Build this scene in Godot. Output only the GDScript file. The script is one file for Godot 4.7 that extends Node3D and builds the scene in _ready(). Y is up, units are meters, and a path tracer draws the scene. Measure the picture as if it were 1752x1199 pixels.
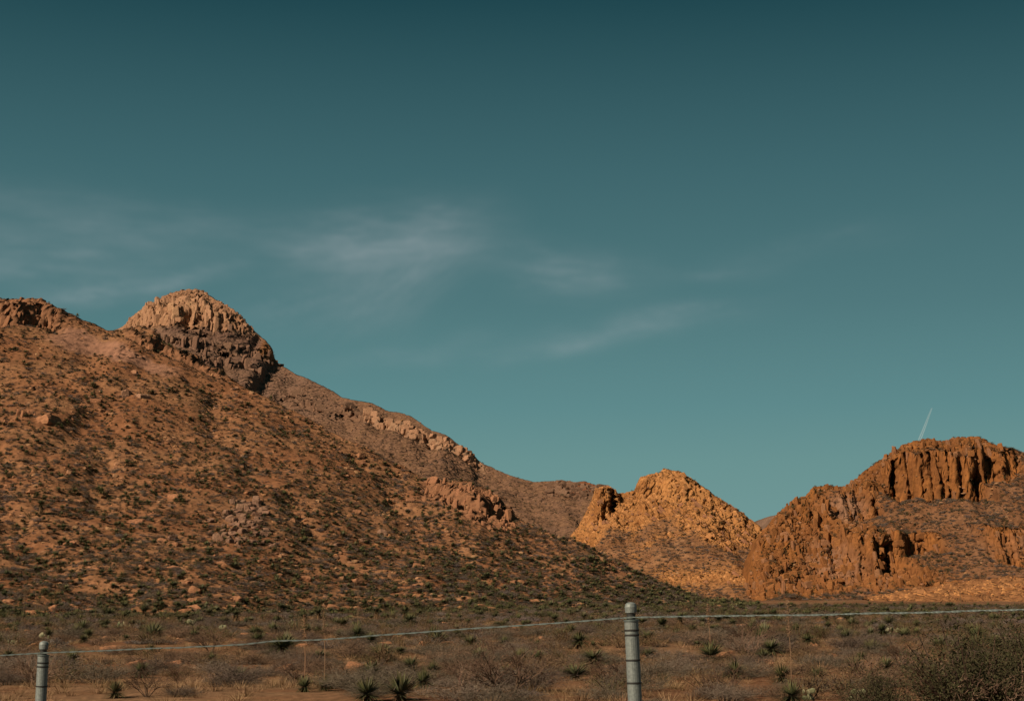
extends Node3D
# Desert foothills behind a roadside wire fence: brushy slope, rock-capped peak, orange knoll and crag, late warm sun from the left.

var rng := RandomNumberGenerator.new()
var n_big := FastNoiseLite.new()
var n_mid := FastNoiseLite.new()
var n_fine := FastNoiseLite.new()
var n_ridge := FastNoiseLite.new()
var c_edge := FastNoiseLite.new()
var c_val := FastNoiseLite.new()
var M := {}

const SLOPE_CREST := [Vector3(-252.1, 43.53, -450.0), Vector3(-205.4, 62.90, -450.0), Vector3(-171.4, 74.86, -443.3), Vector3(-149.8, 79.58, -435.3), Vector3(-135.7, 80.52, -430.0), Vector3(-130.7, 80.10, -428.6), Vector3(-125.0, 79.17, -426.9), Vector3(-121.7, 77.44, -425.9), Vector3(-116.5, 75.31, -424.4), Vector3(-112.4, 73.72, -423.1), Vector3(-108.4, 72.28, -421.9), Vector3(-104.4, 70.71, -420.8), Vector3(-102.1, 70.36, -420.1), Vector3(-97.6, 70.48, -417.5), Vector3(-94.5, 70.04, -415.7), Vector3(-91.2, 68.53, -413.8), Vector3(-87.6, 65.20, -411.7), Vector3(-84.7, 64.05, -410.0), Vector3(-79.6, 61.24, -407.0), Vector3(-76.3, 58.90, -405.0), Vector3(-67.9, 53.91, -399.2), Vector3(-55.1, 47.81, -390.0), Vector3(-43.2, 41.62, -384.1), Vector3(-31.7, 35.62, -378.1), Vector3(-23.3, 31.24, -373.7), Vector3(-18.4, 28.54, -371.0), Vector3(-15.1, 27.97, -368.5), Vector3(-9.6, 27.14, -362.2), Vector3(-6.0, 25.08, -357.8), Vector3(-4.3, 22.81, -355.8), Vector3(-0.7, 19.10, -351.5), Vector3(4.3, 15.97, -347.4), Vector3(10.2, 13.77, -343.3), Vector3(14.3, 12.36, -340.4), Vector3(17.3, 10.76, -338.2), Vector3(21.3, 8.93, -335.2), Vector3(25.6, 6.84, -333.7), Vector3(30.0, 5.28, -332.2), Vector3(32.4, 4.13, -331.3), Vector3(34.9, 2.86, -330.5), Vector3(39.2, 1.71, -330.0), Vector3(49.0, 0.80, -330.0)]
const PEAK_CREST := [Vector3(-564.3, 132.19, -1150.0), Vector3(-437.7, 155.29, -1137.2), Vector3(-354.3, 166.39, -1128.7), Vector3(-304.6, 171.75, -1123.6), Vector3(-270.0, 185.04, -1120.0), Vector3(-262.2, 188.66, -1117.3), Vector3(-252.0, 194.95, -1113.6), Vector3(-243.5, 201.53, -1110.5), Vector3(-234.6, 206.42, -1107.3), Vector3(-226.1, 208.28, -1104.3), Vector3(-214.1, 208.05, -1100.0), Vector3(-206.3, 204.92, -1094.8), Vector3(-198.6, 199.18, -1089.7), Vector3(-190.9, 193.50, -1084.5), Vector3(-181.7, 187.68, -1078.3), Vector3(-175.7, 180.90, -1074.2), Vector3(-168.1, 172.85, -1069.1), Vector3(-160.5, 167.37, -1063.8), Vector3(-155.9, 160.72, -1060.6), Vector3(-154.5, 155.56, -1059.5), Vector3(-150.3, 150.70, -1054.9), Vector3(-141.9, 145.60, -1045.5), Vector3(-126.8, 136.90, -1028.0), Vector3(-112.3, 128.45, -1010.7), Vector3(-103.5, 122.80, -1000.0), Vector3(-93.1, 119.70, -992.1), Vector3(-84.0, 117.63, -985.0), Vector3(-75.0, 112.07, -977.9), Vector3(-66.1, 110.02, -970.9), Vector3(-58.6, 106.97, -964.9), Vector3(-51.9, 102.26, -959.4), Vector3(-46.2, 98.19, -954.7), Vector3(-37.8, 94.77, -947.6), Vector3(-30.8, 88.82, -941.8), Vector3(-22.6, 82.02, -934.7), Vector3(-17.2, 77.15, -930.0), Vector3(-11.0, 74.48, -925.4), Vector3(2.4, 68.17, -915.1), Vector3(11.3, 65.10, -908.2), Vector3(27.3, 65.17, -895.5), Vector3(33.7, 63.07, -890.2), Vector3(38.9, 63.56, -886.0), Vector3(46.1, 61.28, -880.0), Vector3(51.1, 59.72, -880.0), Vector3(69.7, 51.64, -880.0), Vector3(100.6, 39.26, -880.0), Vector3(137.4, 20.77, -880.0), Vector3(192.7, 5.45, -880.0)]
const KNOLL_CREST := [Vector3(0.9, 4.52, -610.0), Vector3(11.7, 14.14, -613.8), Vector3(19.3, 21.74, -616.5), Vector3(24.9, 28.30, -618.5), Vector3(28.4, 34.24, -619.7), Vector3(30.5, 38.43, -620.4), Vector3(31.3, 41.29, -620.7), Vector3(33.2, 42.87, -621.3), Vector3(36.1, 43.38, -622.3), Vector3(37.7, 42.97, -622.8), Vector3(39.6, 41.03, -623.5), Vector3(43.6, 41.34, -624.8), Vector3(46.5, 42.17, -625.8), Vector3(47.9, 45.64, -626.3), Vector3(48.5, 46.98, -626.5), Vector3(52.5, 48.30, -627.8), Vector3(56.0, 48.72, -629.0), Vector3(58.5, 50.34, -629.8), Vector3(60.9, 49.38, -628.9), Vector3(63.6, 49.03, -627.2), Vector3(66.3, 47.14, -625.6), Vector3(69.0, 44.92, -624.0), Vector3(73.2, 41.89, -621.4), Vector3(76.4, 39.14, -619.4), Vector3(80.3, 36.71, -617.0), Vector3(84.2, 33.97, -614.5), Vector3(87.6, 30.07, -612.4), Vector3(90.1, 28.41, -610.8), Vector3(91.8, 26.23, -609.8), Vector3(99.4, 21.46, -607.8), Vector3(111.4, 12.91, -604.4), Vector3(127.1, 3.44, -600.0)]
const CRAG_CREST := [Vector3(68.7, 2.75, -500.0), Vector3(71.7, 5.91, -505.6), Vector3(73.6, 13.73, -508.9), Vector3(76.7, 19.80, -514.5), Vector3(80.2, 22.69, -519.4), Vector3(84.6, 28.08, -525.0), Vector3(90.4, 32.20, -532.5), Vector3(96.3, 34.90, -540.0), Vector3(98.9, 37.86, -541.5), Vector3(104.1, 39.02, -544.5), Vector3(108.0, 38.21, -546.8), Vector3(112.0, 38.63, -549.0), Vector3(116.1, 42.29, -551.2), Vector3(122.2, 46.39, -554.6), Vector3(127.9, 49.72, -555.8), Vector3(132.3, 52.47, -556.4), Vector3(137.3, 54.32, -557.2), Vector3(141.0, 55.07, -557.7), Vector3(144.7, 54.43, -558.3), Vector3(148.4, 54.76, -558.8), Vector3(152.2, 56.01, -559.4), Vector3(158.0, 56.39, -558.8), Vector3(161.0, 54.89, -556.8), Vector3(164.4, 52.58, -554.6), Vector3(167.8, 50.92, -552.3), Vector3(171.1, 50.13, -550.0), Vector3(188.3, 44.47, -545.1), Vector3(213.8, 34.38, -537.6), Vector3(245.9, 17.10, -527.5), Vector3(268.9, 4.20, -520.0)]


func _ready() -> void:
	camera_and_light()
	rng.seed = 7311
	set_noises()
	materials()
	plain()
	hills()
	shapes()
	rock_blocks()
	plants_and_stones()
	special_plants()
	fence()
	contrail()

# ---------------------------------------------------------------- camera, sky, sun
func camera_and_light() -> void:
	var cam := Camera3D.new()
	cam.name = "camera"
	cam.position = Vector3(0, 2.4, 0)
	cam.rotation_degrees = Vector3(8.48, 0, 0)
	cam.fov = 24.0
	cam.near = 0.5
	cam.far = 60000.0
	add_child(cam)
	cam.current = true
	var env := Environment.new()
	env.background_mode = Environment.BG_SKY
	env.tonemap_mode = Environment.TONE_MAPPER_LINEAR
	env.tonemap_exposure = 1.55
	env.sdfgi_enabled = true
	env.ssao_enabled = true
	env.ssil_enabled = true
	var sky := Sky.new()
	var pan := PanoramaSkyMaterial.new()
	pan.panorama = sky_picture()
	sky.sky_material = pan
	env.sky = sky
	env.background_energy_multiplier = 0.645   # the air is as bright in the picture as sky_color says
	var we := WorldEnvironment.new()
	we.name = "environment"
	we.environment = env
	add_child(we)
	var sun := DirectionalLight3D.new()
	sun.name = "sun"
	sun.light_energy = 1.5
	sun.light_color = Color(1.0, 0.89, 0.765)
	sun.light_angular_distance = 0.5
	sun.shadow_enabled = true
	add_child(sun)
	sun.look_at_from_position(Vector3(-56, 63, 60), Vector3.ZERO)

func sky_color(el: float) -> Color:
	# clear air by elevation in degrees (linear light)
	var stops := [[-90.0, Color(0.10, 0.20, 0.20)], [0.0, Color(0.185, 0.335, 0.325)], [4.6, Color(0.142, 0.288, 0.284)], [6.5, Color(0.112, 0.252, 0.262)], [10.0, Color(0.080, 0.188, 0.204)], [14.6, Color(0.050, 0.134, 0.153)], [20.5, Color(0.0145, 0.062, 0.078)], [35.0, Color(0.009, 0.042, 0.056)], [90.0, Color(0.007, 0.034, 0.047)]]
	for i in range(1, stops.size()):
		if el <= stops[i][0]:
			var t: float = (el - stops[i - 1][0]) / (stops[i][0] - stops[i - 1][0])
			return (stops[i - 1][1] as Color).lerp(stops[i][1], t)
	return stops[-1][1]

func sky_picture() -> ImageTexture:
	var w := 3072
	var h := 1536
	var im := Image.create(w, h, false, Image.FORMAT_RGBF)
	for y in h:
		im.fill_rect(Rect2i(0, y, w, 1), sky_color(90.0 - (y + 0.5) * 180.0 / h))
	var a := FastNoiseLite.new()
	a.seed = 5
	a.noise_type = FastNoiseLite.TYPE_SIMPLEX_SMOOTH
	a.frequency = 0.11
	a.fractal_octaves = 5
	a.fractal_gain = 0.55
	var b := FastNoiseLite.new()
	b.seed = 9
	b.noise_type = FastNoiseLite.TYPE_SIMPLEX_SMOOTH
	b.frequency = 0.05
	b.fractal_octaves = 3
	# wisps of cirrus: azimuth, elevation, half length, half thickness, tilt (degrees), strength
	var wisps := [[-5.0, 12.2, 2.6, 0.75, 2.0, 0.27], [-2.6, 12.0, 2.2, 0.35, 3.0, 0.14], [-3.7, 11.0, 2.0, 0.9, 38.0, 0.13], [-6.6, 10.3, 3.2, 0.7, 16.0, 0.10], [-13.4, 10.4, 2.4, 0.3, 9.0, 0.27], [-16.4, 11.2, 4.2, 0.5, 3.0, 0.17], [-14.5, 12.1, 5.0, 0.3, 1.0, 0.12], [-16.0, 12.9, 5.0, 0.4, -2.0, 0.09], [2.0, 11.1, 1.7, 0.6, -4.0, 0.20], [4.4, 9.2, 2.6, 0.28, 9.0, 0.17], [2.2, 8.75, 1.6, 0.25, 8.0, 0.11], [-3.1, 8.4, 2.3, 0.25, 9.0, 0.10], [7.2, 10.95, 1.6, 0.22, 6.0, 0.08], [10.5, 11.9, 3.0, 0.4, 8.0, 0.04], [-27.0, 12.0, 6.0, 1.1, 4.0, 0.16], [-40.0, 9.0, 5.0, 0.7, 8.0, 0.12], [28.0, 10.0, 4.5, 0.6, 8.0, 0.10], [44.0, 12.5, 6.0, 0.9, 5.0, 0.14], [75.0, 10.0, 8.0, 1.0, 5.0, 0.14], [-70.0, 11.0, 8.0, 1.2, 3.0, 0.14], [120.0, 12.0, 9.0, 1.2, 3.0, 0.14], [-120.0, 10.0, 9.0, 1.0, 5.0, 0.14], [165.0, 11.0, 9.0, 1.1, 4.0, 0.14]]
	var white := Color(0.42, 0.46, 0.48)
	for k in wisps.size():
		var q: Array = wisps[k]
		var t := deg_to_rad(q[4] as float)
		var rx: float = q[2] * 2.3
		var x0 := int((q[0] - rx + 180.0) / 360.0 * w)
		var x1 := int((q[0] + rx + 180.0) / 360.0 * w)
		var ry: float = absf(sin(t)) * rx + q[3] * 2.6
		var y0 := int((90.0 - q[1] - ry) / 180.0 * h)
		var y1 := int((90.0 - q[1] + ry) / 180.0 * h)
		for y in range(y0, y1):
			var el := 90.0 - (y + 0.5) * 180.0 / h
			for x in range(x0, x1):
				var az := (x + 0.5) * 360.0 / w - 180.0
				var dx: float = az - q[0]
				var dy: float = el - q[1]
				var wx := b.get_noise_2d(az * 3.0 + 40.0, el * 5.0) * 1.1
				var s := (dx * cos(t) + dy * sin(t) + wx) / float(q[2])
				var u := (-dx * sin(t) + dy * cos(t) + wx * 0.45) / float(q[3])
				var g := exp(-s * s * 0.75) * exp(-u * u * 0.6)
				if g < 0.012:
					continue
				var f := 0.72 + 0.6 * a.get_noise_2d((dx * cos(t) + dy * sin(t)) * 2.6 + k * 31.0, (-dx * sin(t) + dy * cos(t)) * 12.0)
				f *= 0.8 + 0.55 * a.get_noise_2d((dx * cos(t) + dy * sin(t)) * 3.5 + 60.0, (-dx * sin(t) + dy * cos(t)) * 42.0 + k * 17.0)
				var c := im.get_pixel(posmod(x + w / 2, w), y)
				im.set_pixel(posmod(x + w / 2, w), y, c.lerp(white, clampf(g * f * float(q[5]) * 1.25, 0.0, 0.6)))
	return ImageTexture.create_from_image(im)

# ---------------------------------------------------------------- noise, materials, small helpers
func noise(n: FastNoiseLite, kind: int, freq: float, oct: int, sd: int) -> void:
	n.noise_type = kind
	n.frequency = freq
	n.fractal_octaves = oct
	n.seed = sd

func set_noises() -> void:
	noise(n_big, FastNoiseLite.TYPE_SIMPLEX_SMOOTH, 0.018, 3, 11)
	noise(n_mid, FastNoiseLite.TYPE_SIMPLEX_SMOOTH, 0.11, 4, 23)
	noise(n_fine, FastNoiseLite.TYPE_SIMPLEX_SMOOTH, 0.55, 3, 37)
	noise(n_ridge, FastNoiseLite.TYPE_SIMPLEX_SMOOTH, 0.05, 4, 41)
	n_ridge.fractal_type = FastNoiseLite.FRACTAL_RIDGED
	for c in [c_edge, c_val]:
		c.noise_type = FastNoiseLite.TYPE_CELLULAR
		c.frequency = 1.0
		c.seed = 71
		c.fractal_type = FastNoiseLite.FRACTAL_NONE
		c.cellular_jitter = 0.9
	c_edge.cellular_return_type = FastNoiseLite.RETURN_DISTANCE2_SUB
	c_val.cellular_return_type = FastNoiseLite.RETURN_CELL_VALUE

func grain(freq: float, sd: int, lo: float, hi: float, as_normal := false, bump := 4.0) -> NoiseTexture2D:
	var t := NoiseTexture2D.new()
	t.width = 1024
	t.height = 1024
	t.seamless = true
	var n := FastNoiseLite.new()
	n.seed = sd
	n.frequency = freq
	n.noise_type = FastNoiseLite.TYPE_SIMPLEX_SMOOTH
	n.fractal_octaves = 6
	n.fractal_gain = 0.62
	t.noise = n
	if as_normal:
		t.as_normal_map = true
		t.bump_strength = bump
	else:
		var g := Gradient.new()
		g.set_color(0, Color(lo, lo, lo))
		g.set_color(1, Color(hi, hi * 0.985, hi * 0.965))
		t.color_ramp = g
	return t

func mat(rough := 1.0, spec := 0.15) -> StandardMaterial3D:
	var m := StandardMaterial3D.new()
	m.vertex_color_use_as_albedo = true
	m.roughness = rough
	m.metallic_specular = spec
	return m

func materials() -> void:
	var al := grain(0.012, 3, 0.62, 1.0)
	var nm := grain(0.02, 6, 0, 1, true, 6.0)
	for e in [["soil", 0.2, 0.9], ["hill", 0.04, 1.3], ["rock", 0.035, 1.3]]:
		var m := mat()
		m.albedo_texture = al
		m.normal_enabled = true
		m.normal_texture = nm
		m.normal_scale = e[2]
		m.uv1_triplanar = true
		m.uv1_world_triplanar = true
		m.uv1_scale = Vector3.ONE * float(e[1])
		M[e[0]] = m
	M.stone = mat()
	M.stone.albedo_texture = al
	M.stone.normal_enabled = true
	M.stone.normal_texture = nm
	M.stone.uv1_triplanar = true
	M.stone.uv1_scale = Vector3.ONE * 0.35
	M.plant = mat(0.9, 0.2)
	M.leaf = mat(0.62, 0.35)
	M.wire = StandardMaterial3D.new()
	M.wire.albedo_color = Color(0.36, 0.41, 0.41)
	M.wire.metallic = 0.55
	M.wire.roughness = 0.5
	M.steel = StandardMaterial3D.new()
	M.steel.albedo_color = Color(0.50, 0.555, 0.565)
	M.steel.metallic = 0.35
	M.steel.roughness = 0.62
	M.steel.albedo_texture = grain(0.02, 15, 0.7, 1.0)
	M.steel.uv1_triplanar = true
	M.steel.uv1_scale = Vector3.ONE * 2.0
	M.dark_steel = StandardMaterial3D.new()
	M.dark_steel.albedo_color = Color(0.16, 0.17, 0.17)
	M.dark_steel.metallic = 0.4
	M.dark_steel.roughness = 0.7
	M.vapour = StandardMaterial3D.new()
	M.vapour.albedo_color = Color(0.95, 0.96, 0.97, 0.05)
	M.vapour.transparency = BaseMaterial3D.TRANSPARENCY_ALPHA
	M.vapour.roughness = 1.0

func tag(o: Node, label: String, category: String, group := "", kind := "") -> void:
	if label:
		o.set_meta("label", label)
	if category:
		o.set_meta("category", category)
	if group:
		o.set_meta("group", group)
	if kind:
		o.set_meta("kind", kind)

func inst(called: String, mesh: Mesh, m: Material, parent: Node) -> MeshInstance3D:
	var o := MeshInstance3D.new()
	o.name = called
	o.mesh = mesh
	o.material_override = m
	parent.add_child(o, true)
	return o

var counts := {}
func numbered(called: String) -> String:
	var k: int = counts.get(called, 0)
	counts[called] = k + 1
	return called if k == 0 else "%s_%03d" % [called, k]

func ss(a: float, b: float, x: float) -> float:
	return smoothstep(a, b, x)

func bump_at(x: float, c: float, w: float) -> float:
	return exp(-((x - c) / w) * ((x - c) / w))

# ---------------------------------------------------------------- the ground
func ground_h(x: float, z: float) -> float:
	var d := -z
	var h := 0.0
	h += (1.0 - ss(6.0, 36.0, d)) * (1.0 + clampf(x, -12.0, 12.0) * 0.06)
	h += maxf(0.0, d - 240.0) * 0.0062 * (1.0 - ss(600.0, 900.0, d))
	h += n_mid.get_noise_2d(x * 0.45, z * 0.45) * 0.16 * ss(14.0, 40.0, d)
	h += n_big.get_noise_2d(x, z) * 0.25 * ss(30.0, 80.0, d)
	return h

func soil_tint(x: float, z: float) -> Color:
	var a := n_mid.get_noise_2d(x * 0.5 + 300.0, z * 0.5)
	var b := n_fine.get_noise_2d(x * 0.6, z * 0.6 + 90.0)
	var c := Color(0.195, 0.104, 0.060).lerp(Color(0.24, 0.152, 0.092), clampf(0.5 + a * 1.5, 0, 1))
	return c.lerp(Color(0.20, 0.095, 0.05), clampf(b * 0.9, 0, 0.6))

func plain() -> void:
	var xs := PackedFloat32Array()
	var zs := PackedFloat32Array()
	for v in [-6000.0, -3000.0, -1500.0, -800.0, -500.0, -320.0, -220.0, -170.0]:
		xs.append(v)
	var x := -140.0
	while x <= 200.0:
		xs.append(x)
		x += 0.8
	for v in [240.0, 320.0, 500.0, 800.0, 1500.0, 3000.0, 6000.0]:
		xs.append(v)
	for v in [2500.0, 800.0, 200.0, 60.0, 25.0, 10.0, 4.0, 0.0, -3.0, -5.0, -7.0]:
		zs.append(v)
	var d := 8.0
	while d < 600.0:
		zs.append(-d)
		d += 0.45 + d * 0.0028
	for v in [650.0, 800.0, 1100.0, 1600.0, 2400.0, 4000.0, 7000.0]:
		zs.append(-v)
	var nu := xs.size()
	var nv := zs.size()
	var P := PackedVector3Array()
	var C := PackedColorArray()
	P.resize(nu * nv)
	C.resize(nu * nv)
	for i in nu:
		for j in nv:
			P[i * nv + j] = Vector3(xs[i], ground_h(xs[i], zs[j]), zs[j])
			C[i * nv + j] = soil_tint(xs[i], zs[j])
	var o := inst("ground", grid_mesh(P, normals_of(P, nu, nv), C, nu, nv), M.soil, self)
	tag(o, "sandy desert flat between the fence and the hills", "", "", "structure")

func normals_of(P: PackedVector3Array, nu: int, nv: int) -> PackedVector3Array:
	var N := PackedVector3Array()
	N.resize(nu * nv)
	for i in nu:
		var ia := mini(i, nu - 2) * nv
		var ib := ia + nv
		for j in nv:
			var ja := mini(j, nv - 2)
			var n := (P[ib + j] - P[ia + j]).cross(P[i * nv + ja + 1] - P[i * nv + ja])
			N[i * nv + j] = n.normalized()
	return N

func grid_mesh(P: PackedVector3Array, N: PackedVector3Array, C: PackedColorArray, nu: int, nv: int) -> ArrayMesh:
	var I := PackedInt32Array()
	I.resize((nu - 1) * (nv - 1) * 6)
	var k := 0
	for i in nu - 1:
		for j in nv - 1:
			var a := i * nv + j
			I[k] = a
			I[k + 1] = a + nv + 1
			I[k + 2] = a + nv
			I[k + 3] = a
			I[k + 4] = a + 1
			I[k + 5] = a + nv + 1
			k += 6
	var A := []
	A.resize(Mesh.ARRAY_MAX)
	A[Mesh.ARRAY_VERTEX] = P
	A[Mesh.ARRAY_NORMAL] = N
	A[Mesh.ARRAY_COLOR] = C
	A[Mesh.ARRAY_INDEX] = I
	var m := ArrayMesh.new()
	m.add_surface_from_arrays(Mesh.PRIMITIVE_TRIANGLES, A)
	return m

# ---------------------------------------------------------------- the hills: lofted from foot to crest and over
class Hill:
	var name := ""
	var crest: Array
	var foot: Array            # [x, z] pairs
	var x0 := 0.0
	var x1 := 0.0
	var step := 0.5
	var nf := 200
	var nb := 30
	var back := 100.0
	var lin := 0.45
	var pw := 2.2
	var bands: Array = []      # [xa, xb, lo at xa, lo at xb, hi at xa, hi at xb, steepening, soft edge]
	var clefts: Array = []     # [x, half width, y low, y high, depth]
	var P: PackedVector3Array
	var N: PackedVector3Array
	var R: PackedFloat32Array  # bare rock 0..1
	var nu := 0
	var nv := 0
	var node: Node3D

func along(a: Array, x: float) -> Vector3:
	if x <= a[0].x:
		return a[0]
	for i in range(1, a.size()):
		if x <= a[i].x:
			return (a[i - 1] as Vector3).lerp(a[i], (x - a[i - 1].x) / (a[i].x - a[i - 1].x))
	return a[-1]

func along2(a: Array, x: float) -> float:
	if x <= a[0][0]:
		return a[0][1]
	for i in range(1, a.size()):
		if x <= a[i][0]:
			return lerpf(a[i - 1][1], a[i][1], (x - a[i - 1][0]) / (a[i][0] - a[i - 1][0]))
	return a[-1][1]

func loft(h: Hill, shape: Callable, tint: Callable, m: Material) -> void:
	h.nu = int((h.x1 - h.x0) / h.step) + 1
	h.nv = h.nf + h.nb + 1
	var P := PackedVector3Array()
	P.resize(h.nu * h.nv)
	var S := PackedFloat32Array()
	S.resize(h.nu * h.nv)
	for i in h.nu:
		var x := h.x0 + i * h.step
		var c := along(h.crest, x)
		var fz := along2(h.foot, x) + n_big.get_noise_1d(x * 1.7 + 90.0) * 22.0 * ss(0.0, 6.0, x - h.x0) * (1.0 - ss(-10.0, -2.0, x - h.x1))
		var fy := ground_h(x, fz) - 0.5
		var H := c.y - fy
		for j in h.nv:
			var y: float
			var z: float
			var cliff := 0.0
			if j <= h.nf:
				var v := float(j) / h.nf
				z = lerpf(fz, c.z, v)
				y = fy + H * (h.lin * v + (1.0 - h.lin) * pow(v, h.pw))
			else:
				var w := float(j - h.nf) / h.nb
				z = c.z - h.back * w * (0.4 + 0.6 * w)
				y = c.y - maxf(H, 1.0) * (0.9 * pow(w, 1.35)) - 2.0 * w
			for b in h.bands:
				var t: float = clampf((x - b[0]) / (b[1] - b[0]), 0, 1)
				var wx: float = ss(b[0] - b[7], b[0] + b[7], x) * (1.0 - ss(b[1] - b[7], b[1] + b[7], x))
				if wx <= 0.01:
					continue
				var wob: float = n_mid.get_noise_2d(x * 0.9, 7.0 * b[0]) * (b[4] - b[2]) * 0.22
				var lo: float = lerpf(b[2], b[3], t) + wob
				var hi: float = minf(lerpf(b[4], b[5], t) + wob, c.y - 0.2)
				if y <= lo or y >= hi or hi - lo < 1.0:
					continue
				var q: float = (y - lo) / (hi - lo)
				var k: float = lerpf(1.0, b[6], wx)
				var q2: float = clampf((q - 0.5) * k + 0.5, 0.0, 1.0)
				q2 = lerpf(q2, q, 0.12)
				y = lo + (hi - lo) * q2
				cliff = maxf(cliff, wx * (1.0 - ss(0.62, 1.0, absf(q - 0.5) * k * 1.2)))
			for e in h.clefts:
				var g: float = bump_at(x + n_fine.get_noise_2d(y * 0.7, e[0]) * 1.0, e[0], e[1]) * ss(e[2] - 1.0, e[2] + 1.5, y) * (1.0 - ss(e[3] - 2.0, e[3] + 0.5, y))
				z -= g * e[4]
			P[i * h.nv + j] = Vector3(x, y, z)
			S[i * h.nv + j] = cliff
	var N := normals_of(P, h.nu, h.nv)
	var C := PackedColorArray()
	C.resize(P.size())
	h.R = PackedFloat32Array()
	h.R.resize(P.size())
	var Q := PackedVector3Array()
	Q.resize(P.size())
	for i in h.nu:
		var c := along(h.crest, h.x0 + i * h.step)
		for j in h.nv:
			var k := i * h.nv + j
			var p := P[k]
			var r: Vector2 = shape.call(p, N[k], S[k], c.y, j / float(h.nf))   # (offset, bare rock)
			var fade := ss(0.0, 0.06, j / float(h.nf))
			var dir := N[k]
			if S[k] > 0.3:
				dir = Vector3(dir.x * 0.6, dir.y * 0.3, maxf(dir.z, 0.3)).normalized()
			Q[k] = p + dir * r.x * fade
			h.R[k] = r.y
	h.P = Q
	h.N = normals_of(Q, h.nu, h.nv)
	for i in h.nu:
		var c := along(h.crest, h.x0 + i * h.step)
		for j in h.nv:
			var k := i * h.nv + j
			C[k] = tint.call(Q[k], h.R[k], c.y, S[k])
	h.node = inst(h.name, grid_mesh(Q, h.N, C, h.nu, h.nv), m, self)

func blocks(p: Vector3, sx: float, sy: float, dip := 0.0) -> float:
	# jointed rock: cells pushed in and out with narrow cracks between them, each broken into smaller ones; about -1..1
	var w := n_fine.get_noise_3d(p.x * 0.3, p.y * 0.2, p.z * 0.3) * 0.22
	var x := p.x * cos(dip) + p.y * sin(dip)
	var y := p.y * cos(dip) - p.x * sin(dip)
	var a := Vector3(x / sx + w, y / sy + w * 0.5, p.z / sx * 0.35)
	var e := c_edge.get_noise_3dv(a) + 1.0
	var v := c_val.get_noise_3dv(a)
	var b := a * 2.6 + Vector3(17.0, w, 5.0)
	var e2 := c_edge.get_noise_3dv(b) + 1.0
	var v2 := c_val.get_noise_3dv(b)
	return v * 0.5 + ss(0.0, 0.08, e) * 1.0 - 0.8 + v2 * 0.24 + ss(0.0, 0.12, e2) * 0.42 - 0.2 + n_fine.get_noise_3dv(p * 1.3) * 0.12

func slope_shape(p: Vector3, _n: Vector3, cliff: float, cy: float, _v: float) -> Vector2:
	var d := n_big.get_noise_2d(p.x, p.z) * 1.5 + n_mid.get_noise_2d(p.x, p.z) * 0.42 + n_fine.get_noise_2d(p.x, p.z) * 0.18
	# shallow runnels down to the right
	d -= maxf(0.0, n_ridge.get_noise_2d((p.x * 0.8 + p.z * 0.5) * 0.55, (p.z * 0.8 - p.x * 0.5) * 0.13) - 0.25) * 0.45
	d -= gully(p) * 1.5
	var rock := cliff
	rock = maxf(rock, bump_at(p.x, -127.0, 12.0) * ss(66.0, 71.0, p.y))
	var crag := ss(-102.0, -94.0, p.x) * (1.0 - ss(-72.0, -64.0, p.x)) * ss(cy - 3.5, cy - 1.2, p.y) * ss(-0.1, 0.2, n_mid.get_noise_2d(p.x * 1.4, 3.0))
	rock = maxf(rock, crag * 0.9)
	var t := clampf((p.x + 19.0) / 19.0, 0.0, 1.0)
	rock = maxf(rock, ss(-21.0, -18.5, p.x) * (1.0 - ss(-1.0, 1.0, p.x)) * ss(21.0, 23.0, p.y + t * 8.0) * (1.0 - ss(28.0, 29.5, p.y + t * 8.0)))
	var patch := ss(0.33, 0.5, n_mid.get_noise_2d(p.x * 0.5 + 70.0, p.z * 0.5))
	rock = maxf(rock, patch * 0.55 * ss(-60.0, -100.0, p.x))
	d += rock * lerpf(blocks(p, 2.6, 3.4), blocks(p, 1.3, 4.5) * 0.75, ss(-25.0, -18.0, p.x)) * 1.2
	d *= 1.0 - 0.85 * ss(1.0, 0.2, (cy - 1.0) / 3.0)
	return Vector2(d, rock)

const GULLIES := [[Vector2(-130, -385), Vector2(-96, -300), Vector2(-72, -238), Vector2(-42, -190)], [Vector2(-72, -388), Vector2(-53, -330), Vector2(-31, -280), Vector2(-8, -238)], [Vector2(-31, -365), Vector2(-18, -320), Vector2(3, -278)], [Vector2(-104, -400), Vector2(-84, -330), Vector2(-66, -275)]]

func gully(p: Vector3) -> float:
	# drainage lines down the hillside, 1 in the bed
	var q := Vector2(p.x + n_mid.get_noise_2d(p.x * 0.4, p.z * 0.4) * 7.0, p.z)
	var best := 1e6
	for line in GULLIES:
		for k in line.size() - 1:
			best = minf(best, q.distance_squared_to(Geometry2D.get_closest_point_to_segment(q, line[k], line[k + 1])))
	return exp(-best / 14.0)

func slab_mask(p: Vector3) -> float:
	# bare tilted bedrock below the crest
	var t := clampf((p.x + 113.0) / 34.0, 0.0, 1.0)
	var mid := lerpf(67.0, 54.5, t)
	return ss(-117.0, -112.0, p.x) * (1.0 - ss(-84.0, -77.0, p.x)) * (1.0 - ss(0.7, 1.25, absf(p.y - mid + n_mid.get_noise_2d(p.x, p.y) * 2.0) / lerpf(3.6, 1.6, t)))

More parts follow.
